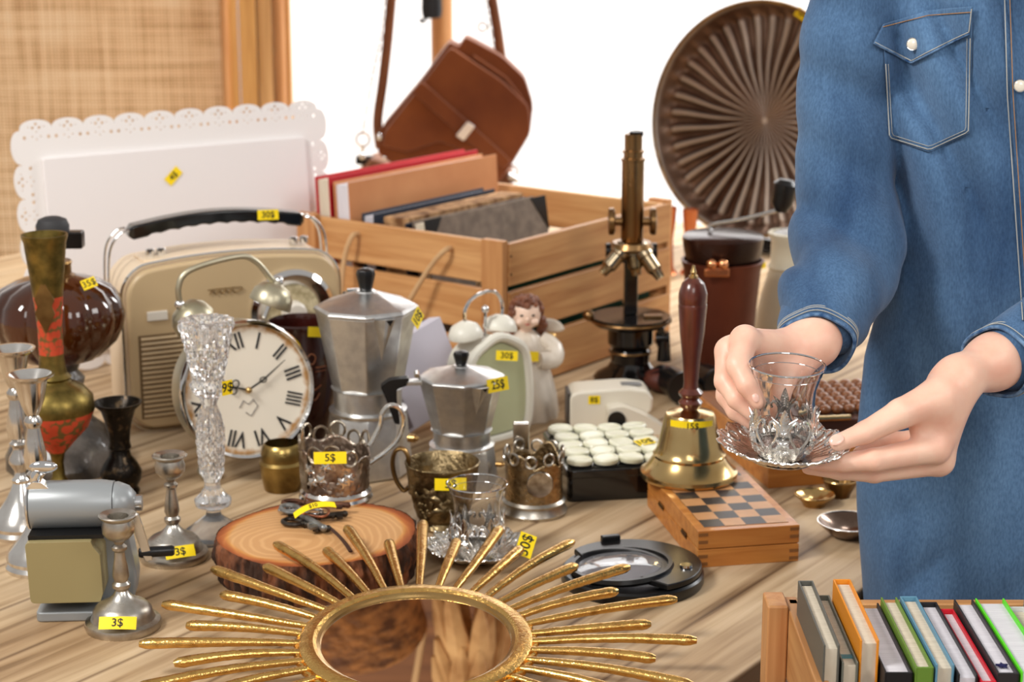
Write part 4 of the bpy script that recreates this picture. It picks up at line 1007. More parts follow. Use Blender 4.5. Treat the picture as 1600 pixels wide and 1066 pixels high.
# ================= BRASS MORTAR POT =================
bt, P, b = lathing('brass_pot', 'small aged brass pot with a rounded rim between the clock and the wood slice', 'pot', 442, 764,
    [(0, 764), (28, 764), (30, 758), (34, 738), (35, 726), (36, 722), (32, 718), (33, 708), (30, 696), (26, 692), (27, 700), (26, 750), (0, 756)], pm('pot_brass', C(172, 146, 88), .25, 1, C(104, 82, 46), 26, rvar=.25), 'pot_body')

# ================= ORNATE CUP WITH HANDLE =================
bq = at(692, 822); k = dep(bq.y, .05)/FPX
oc = thing('embossed_cup', 'antique bronze cup embossed with leaves and grapes, its curled handle on the left', 'cup', bq)
def emb(a_, r_, z_): return 1+(.05*noise.noise(Vector((cos(a_)*4.5, sin(a_)*4.5, z_*110)))+.02*noise.noise(Vector((cos(a_)*11, sin(a_)*11, z_*260))) if .012 < z_ < .062 and r_ > .03 else 0)
zt = prof(bq.y, [(0, 822), (1, 722)])[1][1]
pr = [(0, 0), (38*k, 0), (40*k, .003), (38*k, .006), (36*k, .009), (41*k, .013)]
for i in range(14): u = i/13; pr.append(((41+16*u**.8)*k, .014+(zt-.018)*u))
pr += [(58*k, zt-.002), (59*k, zt), (57*k, zt+.001), (54*k, zt-.002), (40*k, .02), (0, .016)]
part('cup_body', MB().lathe(pr, 96, emb), antique, oc)
gr = MB()
for i in range(34):
    a0 = R(-125)+random.uniform(-.28, .28); z_ = random.uniform(.014, .034); w2 = (z_-.012)/.022
    if abs(a0-R(-125)) > .08+.2*w2: continue
    rr = (42+10*(z_/zt))*k; gr.ball((rr*cos(a0), rr*sin(a0), z_), .0032, 10)
part('grape_cluster', gr, antique, oc)
for a0, z_, s_ in ((-1.95, .044, 1), (-1.2, .040, .9), (-1.5, .030, 1), (-.9, .03, .8), (-2.6, .045, .9)):
    rr = (44+12*(z_/zt))*k
    part('leaf', MB().lathe([(0, .0025), (.006, .0022), (.011, .0)], 40, lambda a_, r_, z2: 1+.32*cos(5*a_), M=Matrix.Translation((rr*cos(a0), rr*sin(a0), z_)) @ Matrix.Rotation(a0, 4, 'Z') @ Matrix.Rotation(pi/2, 4, 'Y') @ Matrix.Scale(s_, 4)), antique, oc)
hb = Matrix.Rotation(R(172), 4, 'Z')
part('handle', MB().tube([hb @ p for p in cat([(54*k, 0, zt-.030), (62*k, 0, zt-.034), (74*k, 0, zt-.022), (79*k, 0, zt-.004), (74*k, 0, zt+.010), (62*k, 0, zt+.013), (54*k, 0, zt+.004), (55*k, 0, zt-.008)], 6)], .0042, 10, flat=.6), oldbrass, oc)
tag(oc, '5$', (.010, -59*k-.001, zt-.012), (0.05, -1, .1), .0335, .0130, local=True, bend=.08, roll=-1)

# ================= TEA GLASS AND SAUCER SET =================
def tea_glass():
    t = thing('tea_glass', 'tulip-shaped tea glass in a silver swan holder held up between both hands', 'tea glass', (0, 0, 0), 0, 'tulip tea glasses in silver holders')
    pr = [(0, .006), (.020, .006), (.0235, .010), (.0262, .020), (.0268, .028), (.0252, .040), (.0240, .050), (.0248, .060), (.0278, .070), (.0306, .0775), (.0310, .079),
          (.0303, .079), (.0298, .0775), (.0268, .070), (.0238, .060), (.0229, .050), (.0240, .040), (.0254, .028), (.0248, .020), (.0215, .013), (0, .012)]
    part('glass_cup', MB().lathe(pr, 64), glass, t)
    part('silver_rim', MB().tube(circ(.0309, 72, (0, 0, .0789)), .00085, 8, closed=True), chrome, t)
    part('rim_line', MB().tube(circ(.0283, 72, (0, 0, .0716)), .0003, 6, closed=True), chrome, t)
    part('holder_foot', MB().lathe([(0, .001), (.019, .001), (.0205, .003), (.0235, .007), (.0265, .013), (.0278, .016), (.0268, .0165), (.024, .011), (.020, .006), (0, .005)], 60, lambda a_, r_, z_: 1+.02*cos(24*a_)), shiny, t)
    rs = lambda z_: np.interp(z_, [.006, .010, .020, .028, .040, .050, .060], [.021, .0246, .0273, .0280, .0264, .0252, .0258])+.0002
    def on(a_, z_): r_ = rs(z_); return Vector((r_*cos(a_), r_*sin(a_), z_))
    for i in range(6):
        a0 = 2*pi*i/6
        for sg in (-1, 1):      # a pair of swan-neck curves meeting in a heart
            P = [(.02, .010), (.12, .016), (.30, .024), (.36, .031), (.28, .036), (.15, .0385), (.09, .036), (.13, .033)]
            part('swan_neck', MB().tube(cat([on(a0+sg*x, z_) for x, z_ in P], 5), [.0016]*8+[.0014]*20+[.0013]*8 if False else .00135, 8), silver, t)
        b0 = a0+pi/6
        lf = MB()
        def leaf(u, v, c0=0., w_=.16, z0=.030, h_=.020, cu=0.):
            ww = w_*sin(pi*min(1, .12+.88*v))**.8*(1-.25*v); r0 = rs(z0+h_*v)+.001*sin(pi*u)+.0022*v*v
            a_ = b0+c0+(u-.5)*2*ww+cu*v*v; return (r0*cos(a_), r0*sin(a_), z0+h_*v)
        lf.grid(lambda u, v: leaf(u, v), 8, 10); part('leaf_tip', lf, shiny, t)
        for sg in (-1, 1):
            l2 = MB().grid(lambda u, v: leaf(u, v, sg*.07, .10, .028, .015, sg*.30), 6, 10); part('curled_leaf', l2, shiny, t)
        fl = MB()
        for (x, z_, s2) in ((0, .020, .0052), (-.13, .012, .0036), (.13, .012, .0036), (0, .029, .0038), (.0, .011, .0036)):
            p = on(b0+x, z_); fl.lathe([(0, s2*.5), (s2*.35, s2*.45), (s2*.7, s2*.25), (s2, 0)], 24, lambda a_, r_, z2: 1+.22*cos(6*a_), M=Matrix.Translation(p) @ Matrix.Rotation(b0+x, 4, 'Z') @ Matrix.Rotation(pi/2, 4, 'Y'))
        part('flower_relief', fl, shiny, t)
        part('pearl_row', (lambda m_: [m_.ball(on(b0+.0, .034+.0022*j), .0011, 8) for j in range(4)] and m_)(MB()), silver, t)
    return t
def saucer():
    t = thing('tea_saucer', 'small openwork silver saucer held between thumb and fingers', 'saucer', (0, 0, 0), 0, 'openwork silver saucers')
    def pl(u, v):
        a_ = 2*pi*u; r_ = .053*v*(1+(.035*cos(16*a_) if v > .8 else 0)*(v-.8)/.2)
        z_ = .0005+.0135*max(0, (v-.42)/.58)**1.5+.0009*cos(48*a_)*max(0, v-.45)+.0011*cos(16*a_)*max(0, v-.7)/.3
        return (r_*cos(a_), r_*sin(a_), z_+.001)
    o = part('dish', MB().grid(pl, 288, 26, cu=True), shiny, t, ang=60); s_ = o.modifiers.new('s', 'SOLIDIFY'); s_.thickness = .0009
    part('scalloped_rim', MB().tube([Vector(pl(i/192, 1))+Vector((0, 0, .0002)) for i in range(192)], .0009, 6, closed=True), shiny, t)
    for i in range(16):
        a_ = 2*pi*(i+.5)/16
        part('rim_scroll', MB().tube([Vector(((.0435+.0052*cos(q))*cos(a_)-.0048*sin(q)*sin(a_), (.0435+.0052*cos(q))*sin(a_)+.0048*sin(q)*cos(a_), .0098+.0035*(cos(q)+.2))) for q in [2*pi*j/16 for j in range(16)]], .0009, 6, closed=True), silver, t)
    part('saucer_foot', MB().lathe([(.0, -.0006), (.026, -.0006), (.027, .001), (.024, .0012), (0, .0012)], 48), shiny, t)
    return t
TG = tea_glass(); SA = saucer()
# the set on the table
bq = at(746, 874); SAT = dup(SA, bq+Vector((0, 0, .0018)), R(10), 'small openwork silver saucer lying on the table under the tea glass')
TGT = dup(TG, bq+Vector((0, 0, .0035)), R(31), 'tulip-shaped tea glass in a silver swan holder standing on the table')
tag(SAT, '30$', (.046, -.026, .020), (.1, -.75, .65), .026, .0175, local=True, roll=62)
# the held set
YG = 1.515; cg = atd(1221, 716, YG)
SA.location = cg; SA.rotation_euler = (R(4), R(1.5), R(4)); TG.location = cg+Vector((0, 0, .0022)); TG.rotation_euler = (R(4), R(1.5), R(-8))

# ================= KEYS ON THE SLICE =================
kz = SH
def key(name, label, pos, rz, col, L_=.05, s=1.0, tilt=0):
    t = thing(name, label, 'key', pos, 0, 'old keys on the wood slice', rot=(0, tilt, rz))
    part('shaft', MB().tube([(0, 0, 0), (L_*s, 0, 0)], .0030*s, 12).ball((L_*s, 0, 0), .0034*s, 10), col, t)
    part('bow', MB().tube([(-.009*s+.010*s*cos(q), .0075*s*sin(q), 0) for q in [2*pi*j/20 for j in range(20)]], .0022*s, 8, closed=True), col, t)
    part('bit', MB().box((L_*s-.007*s, -.0055*s, 0), (.006*s, .010*s, .003*s)).box((L_*s-.0135*s, -.004*s, 0), (.003*s, .007*s, .003*s)), col, t, bev=.0005)
    part('collar', MB().lathe([(.003*s, 0), (.0042*s, .001*s), (.003*s, .002*s)], 14, M=Matrix.Translation((.004*s, 0, 0)) @ Matrix.Rotation(pi/2, 4, 'Y')), col, t); return t
kp = lambda px, py, z=.006: Vector((at(px, py, kz+z).x, at(px, py, kz+z).y, kz+z))
oldiron = pm('old_iron', C(88, 84, 78), .4, .9, C(52, 44, 38), 60); zinc = pm('zinc_grey', C(164, 166, 164), .42, .8, C(120, 120, 118), 60)
key('old_key', 'pale grey hollow key lying on top of the key bunch, pointing toward the viewer', kp(462, 800, .010), R(-52), zinc, .046, 1.15, R(3))
key('old_key', 'grey key with a curled bow under the pale one, nearest the slice edge', kp(470, 818, .004), R(-28), oldiron, .030, 1.1)
key('old_key', 'small steel key pointing left from the bunch, its tip shiny', kp(478, 800, .005), R(172), steel, .030, .9)
key('old_key', 'rusty key lying across the back of the key bunch', kp(470, 786, .010), R(-8), pm('rust', C(120, 80, 58), .6, .6, C(70, 44, 34), 60), .050, 1.0)
key('old_key', 'dark iron key pointing right, beneath the yellow strip', kp(492, 808, .005), R(18), oldiron, .030, 1.05)
key('old_key', 'thin dark key lying along the left of the bunch', kp(458, 792, .004), R(-75), oldiron, .034, .9)
kr = thing('key_ring', 'metal ring joining the old keys, wrapped by a yellow price strip', 'key ring', kp(488, 800, .011))
part('ring', MB().tube([(.017*cos(q), .012*sin(q), .002*sin(2*q)) for q in [2*pi*j/28 for j in range(28)]], .0013, 8, closed=True), pm('copper_wire', C(170, 110, 84), .3, 1), kr)
tag(kr, '$10', (.002, -.010, .010), (.1, -.6, .8), .044, .0068, local=True, roll=14, bendy=.006)
lc = solo(part('leather_cord', MB().tube(cat([kp(512, 822, .004), kp(528, 836, .0035), kp(540, 850, .0035), kp(548, 862, .0035)], 6), .0022, 8, flat=.5), pm('dark_cord', C(64, 38, 26), .7)), 'dark leather cord trailing from the key bunch to the slice edge', 'cord')

# ================= BLACK TIN WITH ROUND PIECES =================
t0 = at(887, 786); tin = thing('black_tin', 'shallow black tin packed with cream round pieces and bearing a small yellow sticker', 'tin', t0, R(9))
tw, td, thh = .124, .158, .040
part('tin_body', MB().prism(rrect(tw, td, .008, 6, tw/2, td/2), 0, thh-.010), blackg, tin, bev=.002)
part('tin_rim', MB().prism(rrect(tw+.004, td+.004, .010, 6, tw/2, td/2), thh-.012, thh-.002), blackg, tin, bev=.002)
part('inner_tray', MB().box((tw/2, td/2, thh-.0015), (tw-.008, td-.008, .001)), blackp, tin)
dmat = pm('cream_disc', C(236, 234, 212), .4, 0, C(220, 218, 190), 30, coat=.2)
TM = wm(tin); first = None; rad = .0148
rows = 5
for j in range(rows):
    for i in range(4):
        x = .017+i*.0298+(.0025 if j % 2 else 0)+random.uniform(-.0008, .0008); y = .018+j*.0299+random.uniform(-.0008, .0008); z_ = thh+.0005+random.uniform(0, .002)
        if x > tw-.010: x = tw-.0135
        if first is None:
            mb = MB().lathe([(0, -.003), (rad-.001, -.003), (rad, -.001), (rad, .002), (rad-.0012, .0036), (rad-.003, .0040), (rad-.0036, .0030), (0, .0028)], 36)
            first = solo(part('round_piece', mb, dmat), 'x', 'game piece', 'cream round pieces in the black tin'); o = first
        else:
            o = first.copy(); COL.objects.link(o)
        o['label'] = 'cream round piece in the black tin, %s row, %s' % (('front', 'second', 'middle', 'fourth', 'back')[j], ('leftmost', 'second from the left', 'third from the left', 'rightmost')[i])
        o.location = TM @ Vector((x, y, z_+.002)); o.rotation_euler = (random.uniform(-.07, .07), random.uniform(-.07, .07), random.uniform(0, 6))
tag(tin, '10$', TM @ Vector((.102, .062, thh+.0082)), (0, -.12, 1), .022, .016, up=(0, 1, .1), roll=28)

# ================= CREAM GADGET =================
bq = at(905, 682); cgd = thing('cream_tape_dispenser', 'cream plastic gadget with a round black opening and curved arm behind the black tin', 'gadget', bq+Vector((0, .03, 0)), R(4))
cream2 = pm('cream_gloss_plastic', C(226, 218, 200), .3, coat=.3)
k = dep(bq.y, 0)/FPX
part('housing', MB().prism(soft([(-14*k, 0), (-14*k, .050), (76*k, .054), (108*k, .050), (118*k, .040), (116*k, .022), (70*k, .0), (60*k, 0)], .2), -.05, .004, XZ), cream2, cgd, bev=.004, seg=3)
part('curved_arm', MB().prism(soft([(52*k, .004), (40*k, .034), (66*k, .038), (100*k, .026), (130*k, .010), (140*k, -.0), (128*k, 0), (100*k, 0), (80*k, 0)], .3), .004, .030, XZ), cream2, cgd, bev=.004, seg=3)
part('round_opening', MB().lathe([(0, .001), (12*k, .001), (14*k, .002), (14.5*k, 0)], 32, M=Matrix.Translation((56*k, -.0302, .020)) @ XZ), blackp, cgd)
part('side_plate', MB().box((-15*k, .02, .025), (.003, .04, .044)), pm('dark_side', C(60, 54, 50), .4), cgd)
part('slot', MB().box((86*k, .02, .0535), (.026, .014, .002)), pm('grey_slot', C(140, 140, 140), .3, .5), cgd)
tag(cgd, '8$', (24*k, -.0045, .040), (0, -1, 0), .015, .011, local=True)

# ================= MICROSCOPE =================
bq = at(984, 598); my = bq.y; k = dep(my, .15)/FPX
def mz(py): return CH-my*tan(th(py))
mi = thing('brass_microscope', 'antique brass and black microscope with three objectives standing beside the slatted crate', 'microscope', bq)
mbr = pm('microscope_brass', C(148, 116, 78), .26, 1, C(112, 80, 46), 12, (1, 1, .4), rvar=.12)
blk = pm('black_lacquer', C(14, 13, 13), .12, coat=.6)
part('horseshoe_base', MB().lathe([(0, 0), (54*k, 0), (55*k, .006), (50*k, .012), (34*k, mz(575)), (26*k, mz(562)), (0, mz(562))], 40, lambda a_, r_, z_: 1+.12*cos(3*a_-pi/2)), blk, mi)
part('lower_column', MB().lathe([(30*k, mz(565)), (32*k, mz(550)), (28*k, mz(545)), (36*k, mz(535)), (36*k, mz(512)), (30*k, mz(506)), (0, mz(505))], 32), blk, mi)
part('column_ring', MB().tube(circ(33*k, 40, (0, 0, mz(548))), .0015, 6, closed=True), mbr, mi)
part('stage', MB().lathe([(0, mz(505)), (58*k, mz(506)), (62*k, mz(502)), (62*k, mz(493)), (0, mz(493))], 56), blk, mi)
part('stage_rim', MB().tube(circ(62.5*k, 56, (0, 0, mz(499))), .0022, 8, closed=True), mbr, mi)
part('stage_clip', MB().box((34*k, -.012, mz(491)), (.026, .012, .004)), mbr, mi, bev=.001)
part('stage_screw', MB().ball((-66*k, -.004, mz(492)), .008, 14), mbr, mi)
part('condenser_rack', MB().box((46*k, -.01, mz(520)), (.010, .014, mz(500)-mz(535))), blk, mi, bev=.001)
part('condenser_knob', MB().tube([(38*k, -.012, mz(525)), (60*k, -.012, mz(525))], .008, 16).tube([(52*k, -.012, mz(560)), (52*k, -.012, mz(515))], [.010, .007], 14), blk, mi)
part('arm', MB().box((0, .018, (mz(493)+mz(380))/2), (22*k, .030, mz(380)-mz(493))), blk, mi, bev=.003)
part('arm_top', MB().box((0, .012, mz(395)), (34*k, .030, .03)), blk, mi, bev=.004)
part('body_tube', MB().lathe([(0, mz(386)), (14*k, mz(386)), (17.5*k, mz(380)), (17.5*k, mz(252)), (19*k, mz(251)), (19*k, mz(247)), (15*k, mz(246)), (15*k, mz(238)), (17.5*k, mz(238)), (17.5*k, mz(235)), (14*k, mz(234)), (14*k, mz(209)), (11*k, mz(209)), (0, mz(215))], 40), mbr, mi)
part('eyepiece', MB().lathe([(11*k, mz(212)), (11*k, mz(205)), (6*k, mz(204)), (0, mz(206))], 28, c=(.004, 0, 0)), darkmetal, mi)
for s in (-1, 1):
    part('focus_knob', MB().tube([(s*27*k, 0, mz(346)), (s*29*k, 0, mz(346)), (s*36*k, 0, mz(346)), (s*37*k, 0, mz(346))], [.016, .0185, .0185, .016], 26), mbr, mi)
    part('knob_shaft', MB().tube([(s*15*k, 0, mz(346)), (s*28*k, 0, mz(346))], .006, 12), mbr, mi)
    part('fine_knob', MB().tube([(s*32*k, .012, mz(395)), (s*40*k, .012, mz(395))], .011, 20), darkmetal, mi)
part('nosepiece', MB().lathe([(0, mz(395)), (20*k, mz(395)), (34*k, mz(386)), (30*k, mz(378)), (14*k, mz(376)), (0, mz(376))], 36), mbr, mi)
ne = Vector((0, -.004, mz(384)))
for dx, dy, l in ((-32, -14, 40), (5, -8, 44), (30, -18, 46)):
    d = Vector((dx*k*1.1, dy*k, -l*k)); u = d.normalized(); q = u.to_track_quat('Z', 'Y').to_matrix().to_4x4(); q.translation = ne+Vector((dx*k*.35, dy*k*.3, 0)); LL = d.length
    part('objective', MB().lathe([(0, 0), (.0125, 0), (.0125, LL*.30), (.0105, LL*.34), (.0105, LL*.72), (.0075, LL*.80), (.0060, LL), (0, LL)], 24, M=q), pm('objective_metal', C(190, 180, 160), .18, 1, C(150, 124, 84), 20) if dx == -32 else bpy.data.materials['objective_metal'], mi)

# ================= CHESS BOX + HAND BELL =================
def chess_mat():
    m = pm('chess_squares', C(206, 148, 92), .4); nt = m.node_tree; N = nt.nodes; L = nt.links; b_ = N['Principled BSDF']
    tc = N.new('ShaderNodeTexCoord'); ck = N.new('ShaderNodeTexChecker'); ck.inputs['Scale'].default_value = 1/.0225; mp = N.new('ShaderNodeMapping'); mp.inputs['Location'].default_value = (-.009, -.010, .011)
    L.new(tc.outputs['Object'], mp.inputs[0]); L.new(mp.outputs[0], ck.inputs[0]); n = N.new('ShaderNodeTexNoise'); n.inputs['Scale'].default_value = 60; L.new(tc.outputs['Object'], n.inputs[0])
    ck.inputs[1].default_value = C(214, 156, 104); ck.inputs[2].default_value = C(52, 46, 46)
    mx = N.new('ShaderNodeMix'); mx.data_type = 'RGBA'; mx.blend_type = 'MULTIPLY'; mx.inputs[0].default_value = .35; L.new(ck.outputs[0], mx.inputs[6]); L.new(n.outputs[0], mx.inputs[7]); L.new(mx.outputs[2], b_.inputs['Base Color']); return m
cm_ = chess_mat()
c0_ = at(1090, 888); ang = R(11)
cb_ = thing('chess_box', 'folding wooden chess box with checkered lid, the brass hand bell standing on it', 'chess box', c0_, ang)
w2_, d2_, h2_ = .108, .20, .0395
def chessbox(t, w_, d_, h_):
    for z0, z1 in ((0, h_/2-.0004), (h_/2+.0004, h_)):
        part('half_shell', MB().box((w_/2, d_/2, (z0+z1)/2), (w_, d_, z1-z0)), honey, t, bev=.0008)
    part('checkered_lid', MB().box((w_/2, d_/2-.0, h_+.0002), (.090, .180, .0006)), cm_, t)
    for xx in (.0008, w_-.0008):
        for z_ in (.004, .012, .0275, .0355): part('finger_joint', MB().box((xx+(.0045 if xx < .01 else -.0045), -.0001, z_), (.010, .0004, .0035)), pm('joint_dark', C(132, 84, 42), .5) if 'joint_dark' not in bpy.data.materials else bpy.data.materials['joint_dark'], t)
    for y_ in (.05, .14): part('hinge', MB().box((-.0003, y_, h_/2), (.0012, .018, .006)).tube([(-.001, y_-.009, h_/2), (-.001, y_+.009, h_/2)], .0011, 8), oldbrass, t)
chessbox(cb_, w2_, d2_, h2_)
cb_['d'] = 0; del cb_['d']
bq = at(1076, 745, h2_+.0006); Yb = bq.y; k = dep(Yb, .1)/FPX
bz = lambda py: CH-Yb*tan(th(py))-bq.z
hbell = thing('hand_bell', 'large polished brass hand bell with a turned rosewood handle standing on the chess box', 'hand bell', bq)
part('bell_body', MB().lathe([(68*k, 0), (75*k, .001), (77*k, .004), (76*k, .008), (70*k, bz(731)), (60*k, bz(717)), (56*k, bz(712)), (57*k, bz(708)), (53*k, bz(704)), (50*k, bz(694)), (44*k, bz(670)), (40*k, bz(650)), (37*k, bz(645)), (20*k, bz(641)), (10*k, bz(640)), (8*k, bz(636)), (0, bz(636))], 72), bellbrass, hbell)
part('bell_inside', MB().lathe([(68*k, .0005), (60*k, .012), (40*k, bz(660)), (0, bz(650))], 48), oldbrass, hbell)
part('handle', MB().lathe([(0, bz(641)), (10*k, bz(641)), (17*k, bz(634)), (19*k, bz(628)), (13*k, bz(622)), (18*k, bz(617)), (19*k, bz(613)), (12*k, bz(606)), (11*k, bz(598)), (14*k, bz(560)), (19*k, bz(520)), (22*k, bz(480)), (22*k, bz(476)), (21.2*k, bz(474)), (22*k, bz(472)), (22*k, bz(458)), (17*k, bz(442)), (8*k, bz(434)), (0, bz(433))], 48), rose, hbell)
part('finial', MB().lathe([(0, bz(434)), (7*k, bz(434)), (7*k, bz(431)), (4*k, bz(429)), (5*k, bz(425)), (3*k, bz(420)), (2*k, bz(415)), (0, bz(414))], 24), bellbrass, hbell)
tag(hbell, '15$', (-.0, -40.8*k, bz(655)), (0, -1, .12), .052, .0105, local=True, bend=41.5*k, tx=0, roll=-1)

# second box behind
c1_ = at(1200, 764); t2 = thing('backgammon_box', 'larger orange wooden games box lying behind the held saucer', 'games box', c1_, R(14))
part('box_body', MB().box((.085, .13, .0225), (.17, .26, .045)), honey, t2, bev=.001)
part('lid_border', MB().box((.085, .13, .0455), (.166, .256, .001)), wood('lid_wood', C(150, 96, 56), C(110, 64, 34), 1, 8, 12), t2)
part('lid_squares', MB().box((.085, .13, .0463), (.135, .20, .0006)), cm_, t2)
# wooden bead panel on it
T2 = wm(t2); bd = thing('beaded_wood_panel', 'dark wooden tray filled with rows of brown wooden beads on the games box', 'bead tray', T2 @ Vector((.065, .05, .047)), R(8))
part('tray', MB().box((.085, .07, .010), (.19, .16, .018)), wood('dark_tray_wood', C(92, 52, 34), C(60, 32, 20), 0, 8, 12), bd, bev=.002)
bm_ = pm('bead_brown', C(150, 92, 50), .35, 0, C(112, 64, 32), 30, coat=.3); f_ = None
for j in range(7):
    for i in range(11):
        p = (.012+i*.0148, .012+j*.0185, .0245)
        if f_ is None: f_ = part('bead', MB().ball((0, 0, 0), (.0074, .0070, .0060), 12), bm_, bd)
        else:
            q = f_.copy(); COL.objects.link(q); f2_ = q; q.parent = bd; q.location = p; continue
        f_.location = p
part('brass_clip', MB().tube([(.0, -.012, .021), (.05, -.012, .021)], .0035, 10), bellbrass, bd)

# black leather case behind the bell
q = at(1084, 632); cs = thing('black_binoculars', 'small dark binoculars lying in the shade behind the hand bell', 'binoculars', q+Vector((0, .03, 0)), R(20))
for s in (-1, 1):
    part('barrel', MB().lathe([(0, 0), (.022, 0), (.023, .004), (.020, .012), (.018, .045), (.012, .055), (.012, .070), (.014, .075), (0, .076)], 28, M=Matrix.Translation((s*.026, -.03, .024)) @ Matrix.Rotation(R(-90), 4, 'X')), blackp, cs)
part('bridge', MB().box((0, .0, .026), (.04, .02, .008)), blackp, cs, bev=.002)
q = at(1042, 622); lcs = thing('red_brown_leather_case', 'soft red-brown leather case slumped between the microscope and the bell', 'case', q+Vector((0, .03, 0)), R(-20))
part('case_body', MB().ball((0, 0, .018), (.030, .028, .018), 24), pm('case_leather', C(92, 44, 32), .5, 0, C(66, 30, 22), 20, bump=.6, bsc=40, bdist=.004), lcs)
part('case_strap', MB().tube(cat([(-.026, -.01, .022), (0, -.018, .034), (.026, -.006, .024)], 5), .003, 8, flat=.4), blackp, lcs)

# brass odds and silver dish at right
for i, (px, py, rr, lab) in enumerate(((1272, 790, .022, 'low brass dish nearest the games box at the right edge of the table'), (1312, 776, .020, 'brass dish beside the blue shirt, behind the silver bowl'), (1300, 762, .014, 'smallest brass dish tucked under the held saucer'))):
    q = at(px, py); t = thing('brass_dish', lab, 'dish', q, 0, 'small brass dishes')
    part('dish_body', MB().lathe([(0, .0), (rr*.55, 0), (rr*.6, .004), (rr*.98, .012+.008*i), (rr, .0135+.008*i), (rr*.9, .011+.008*i), (rr*.5, .006), (0, .005)], 40, lambda a_, r_, z_: 1+.03*cos(12*a_)), brass if i != 1 else oldbrass, t)
    part('rim_ring', MB().tube(circ(rr, 40, (0, 0, .013+.008*i)), .0011, 6, closed=True), brass, t)
q = at(1326, 838); sd = thing('silver_bowl', 'shallow silver bowl with a bright rim at the table edge beside the blue shirt', 'bowl', q, 0)
part('bowl_body', MB().lathe([(0, 0), (.014, 0), (.020, .003), (.032, .014), (.034, .0165), (.0325, .0165), (.02, .006), (0, .003)], 56), pm('bowl_silver', C(150, 130, 116), .2, 1, C(110, 90, 78), 30), sd)
part('bowl_rim', MB().tube(circ(.0335, 56, (0, 0, .0168)), .0007, 6, closed=True), silver, sd)

# ================= MAGNIFIER =================
q = at(988, 908); satin = pm('satin_black', C(14, 14, 15), .3)
mg = thing('folding_magnifier', 'round black folding magnifier with its glossy lens swung open, behind the sunburst rays', 'magnifier', q, R(-14))
rM = .0715
part('base_ring', MB().lathe([(0, 0), (rM*.98, 0), (rM, .003), (rM, .011), (rM*.97, .013), (rM*.90, .013), (rM*.88, .009), (0, .008)], 72), satin, mg)
part('cover_plate', MB().prism([(rM*.97*cos(a_), rM*.97*sin(a_)) for a_ in [R(-50+i*8.4) for i in range(26)]]+[(rM*.60*cos(a_)-.014, rM*.56*sin(a_)-.006) for a_ in [R(160-i*8.4) for i in range(26)]], .0135, .020), satin, mg, bev=.0015)
part('thumb_tab', MB().box((0, 0, 0), (.020, .008, .007), Matrix.Translation((-.034, .058, .022)) @ Matrix.Rotation(R(30), 4, 'Z')), satin, mg, bev=.0015)
Ml = Matrix.Translation((-.010, -.006, .0165)) @ Matrix.Rotation(R(-3), 4, 'Y')
part('lens_ring', MB().lathe([(.046, -.003), (.051, -.003), (.0525, 0), (.051, .004), (.047, .004), (.046, .001)], 64, M=Ml), satin, mg)
part('lens', MB().lathe([(0, .0062), (.02, .0052), (.036, .0028), (.0462, 0), (.036, -.0008), (0, -.001)], 64, M=Ml), pm('lens_glass', C(235, 235, 240), .02, trans=.85, ior=1.5), mg)
part('pivot', MB().lathe([(0, .002), (.006, .002), (.0065, 0)], 24, M=Matrix.Translation((.054, .0, .0205))), chrome, mg)

# ================= SUNBURST MIRROR =================
zc = .033; mc = at(650, 1003, zc)
sm = thing('sunburst_mirror', 'round sunburst mirror with long hammered gold rays, tilted up against the wood slice', 'mirror', mc, rot=(R(6.2), 0, 0))
RO, RI = .1035, .0865
part('frame', MB().lathe([(RI-.004, -.006), (RO-.004, -.006), (RO, -.001), (RO-.001, .003), (RO-.005, .0055), (RI+.004, .0060), (RI+.001, .004), (RI, .0)], 120, lambda a_, r_, z_: 1+.002*noise.noise(Vector((cos(a_)*30, sin(a_)*30, z_*200)))), gold, sm)
part('inner_bevel', MB().lathe([(RI+.001, .0035), (RI-.002, .002), (RI-.0035, -.001)], 120), brass, sm)
part('mirror_glass', MB().lathe([(0, .0), (RI-.001, .0)], 96), pm('mirror', C(236, 228, 216), .0, 1), sm)
part('backing', MB().lathe([(0, -.007), (RO-.006, -.007), (RO-.004, -.0055), (0, -.0055)], 64), darkmetal, sm)
part('collar_beads', MB().tube([Vector(((RO+.001+.0012*cos(40*q))*cos(q), (RO+.001+.0012*cos(40*q))*sin(q), -.003)) for q in [2*pi*j/320 for j in range(320)]], .0030, 8, closed=True), gold, sm)
rng = random.Random(5)
for i in range(40):
    a_ = 2*pi*(i+.0)/40+R(.8)+rng.uniform(-.008, .008); long_ = i % 2 == 0
    R1 = (.246 if long_ else .208)+rng.uniform(-.004, .004); pts = []; rs_ = []; n = 26; bow = rng.uniform(-.003, .003)
    for j in range(n+1):
        u = j/n; r_ = RO-.004+(R1-RO+.004)*u; w_ = .0034+.0026*u**.8
        if j == n: w_ *= .55
        if j == n-1: w_ *= .92
        off = bow*sin(pi*u)
        pts.append((r_*cos(a_)-off*sin(a_), r_*sin(a_)+off*cos(a_), -.001+.002*sin(pi*u)+.0002*rng.uniform(-1, 1))); rs_.append(w_*(1+rng.uniform(-.025, .025)))
    part('ray', MB().tube(pts, rs_, 10, flat=.85), gold, sm, ang=60)

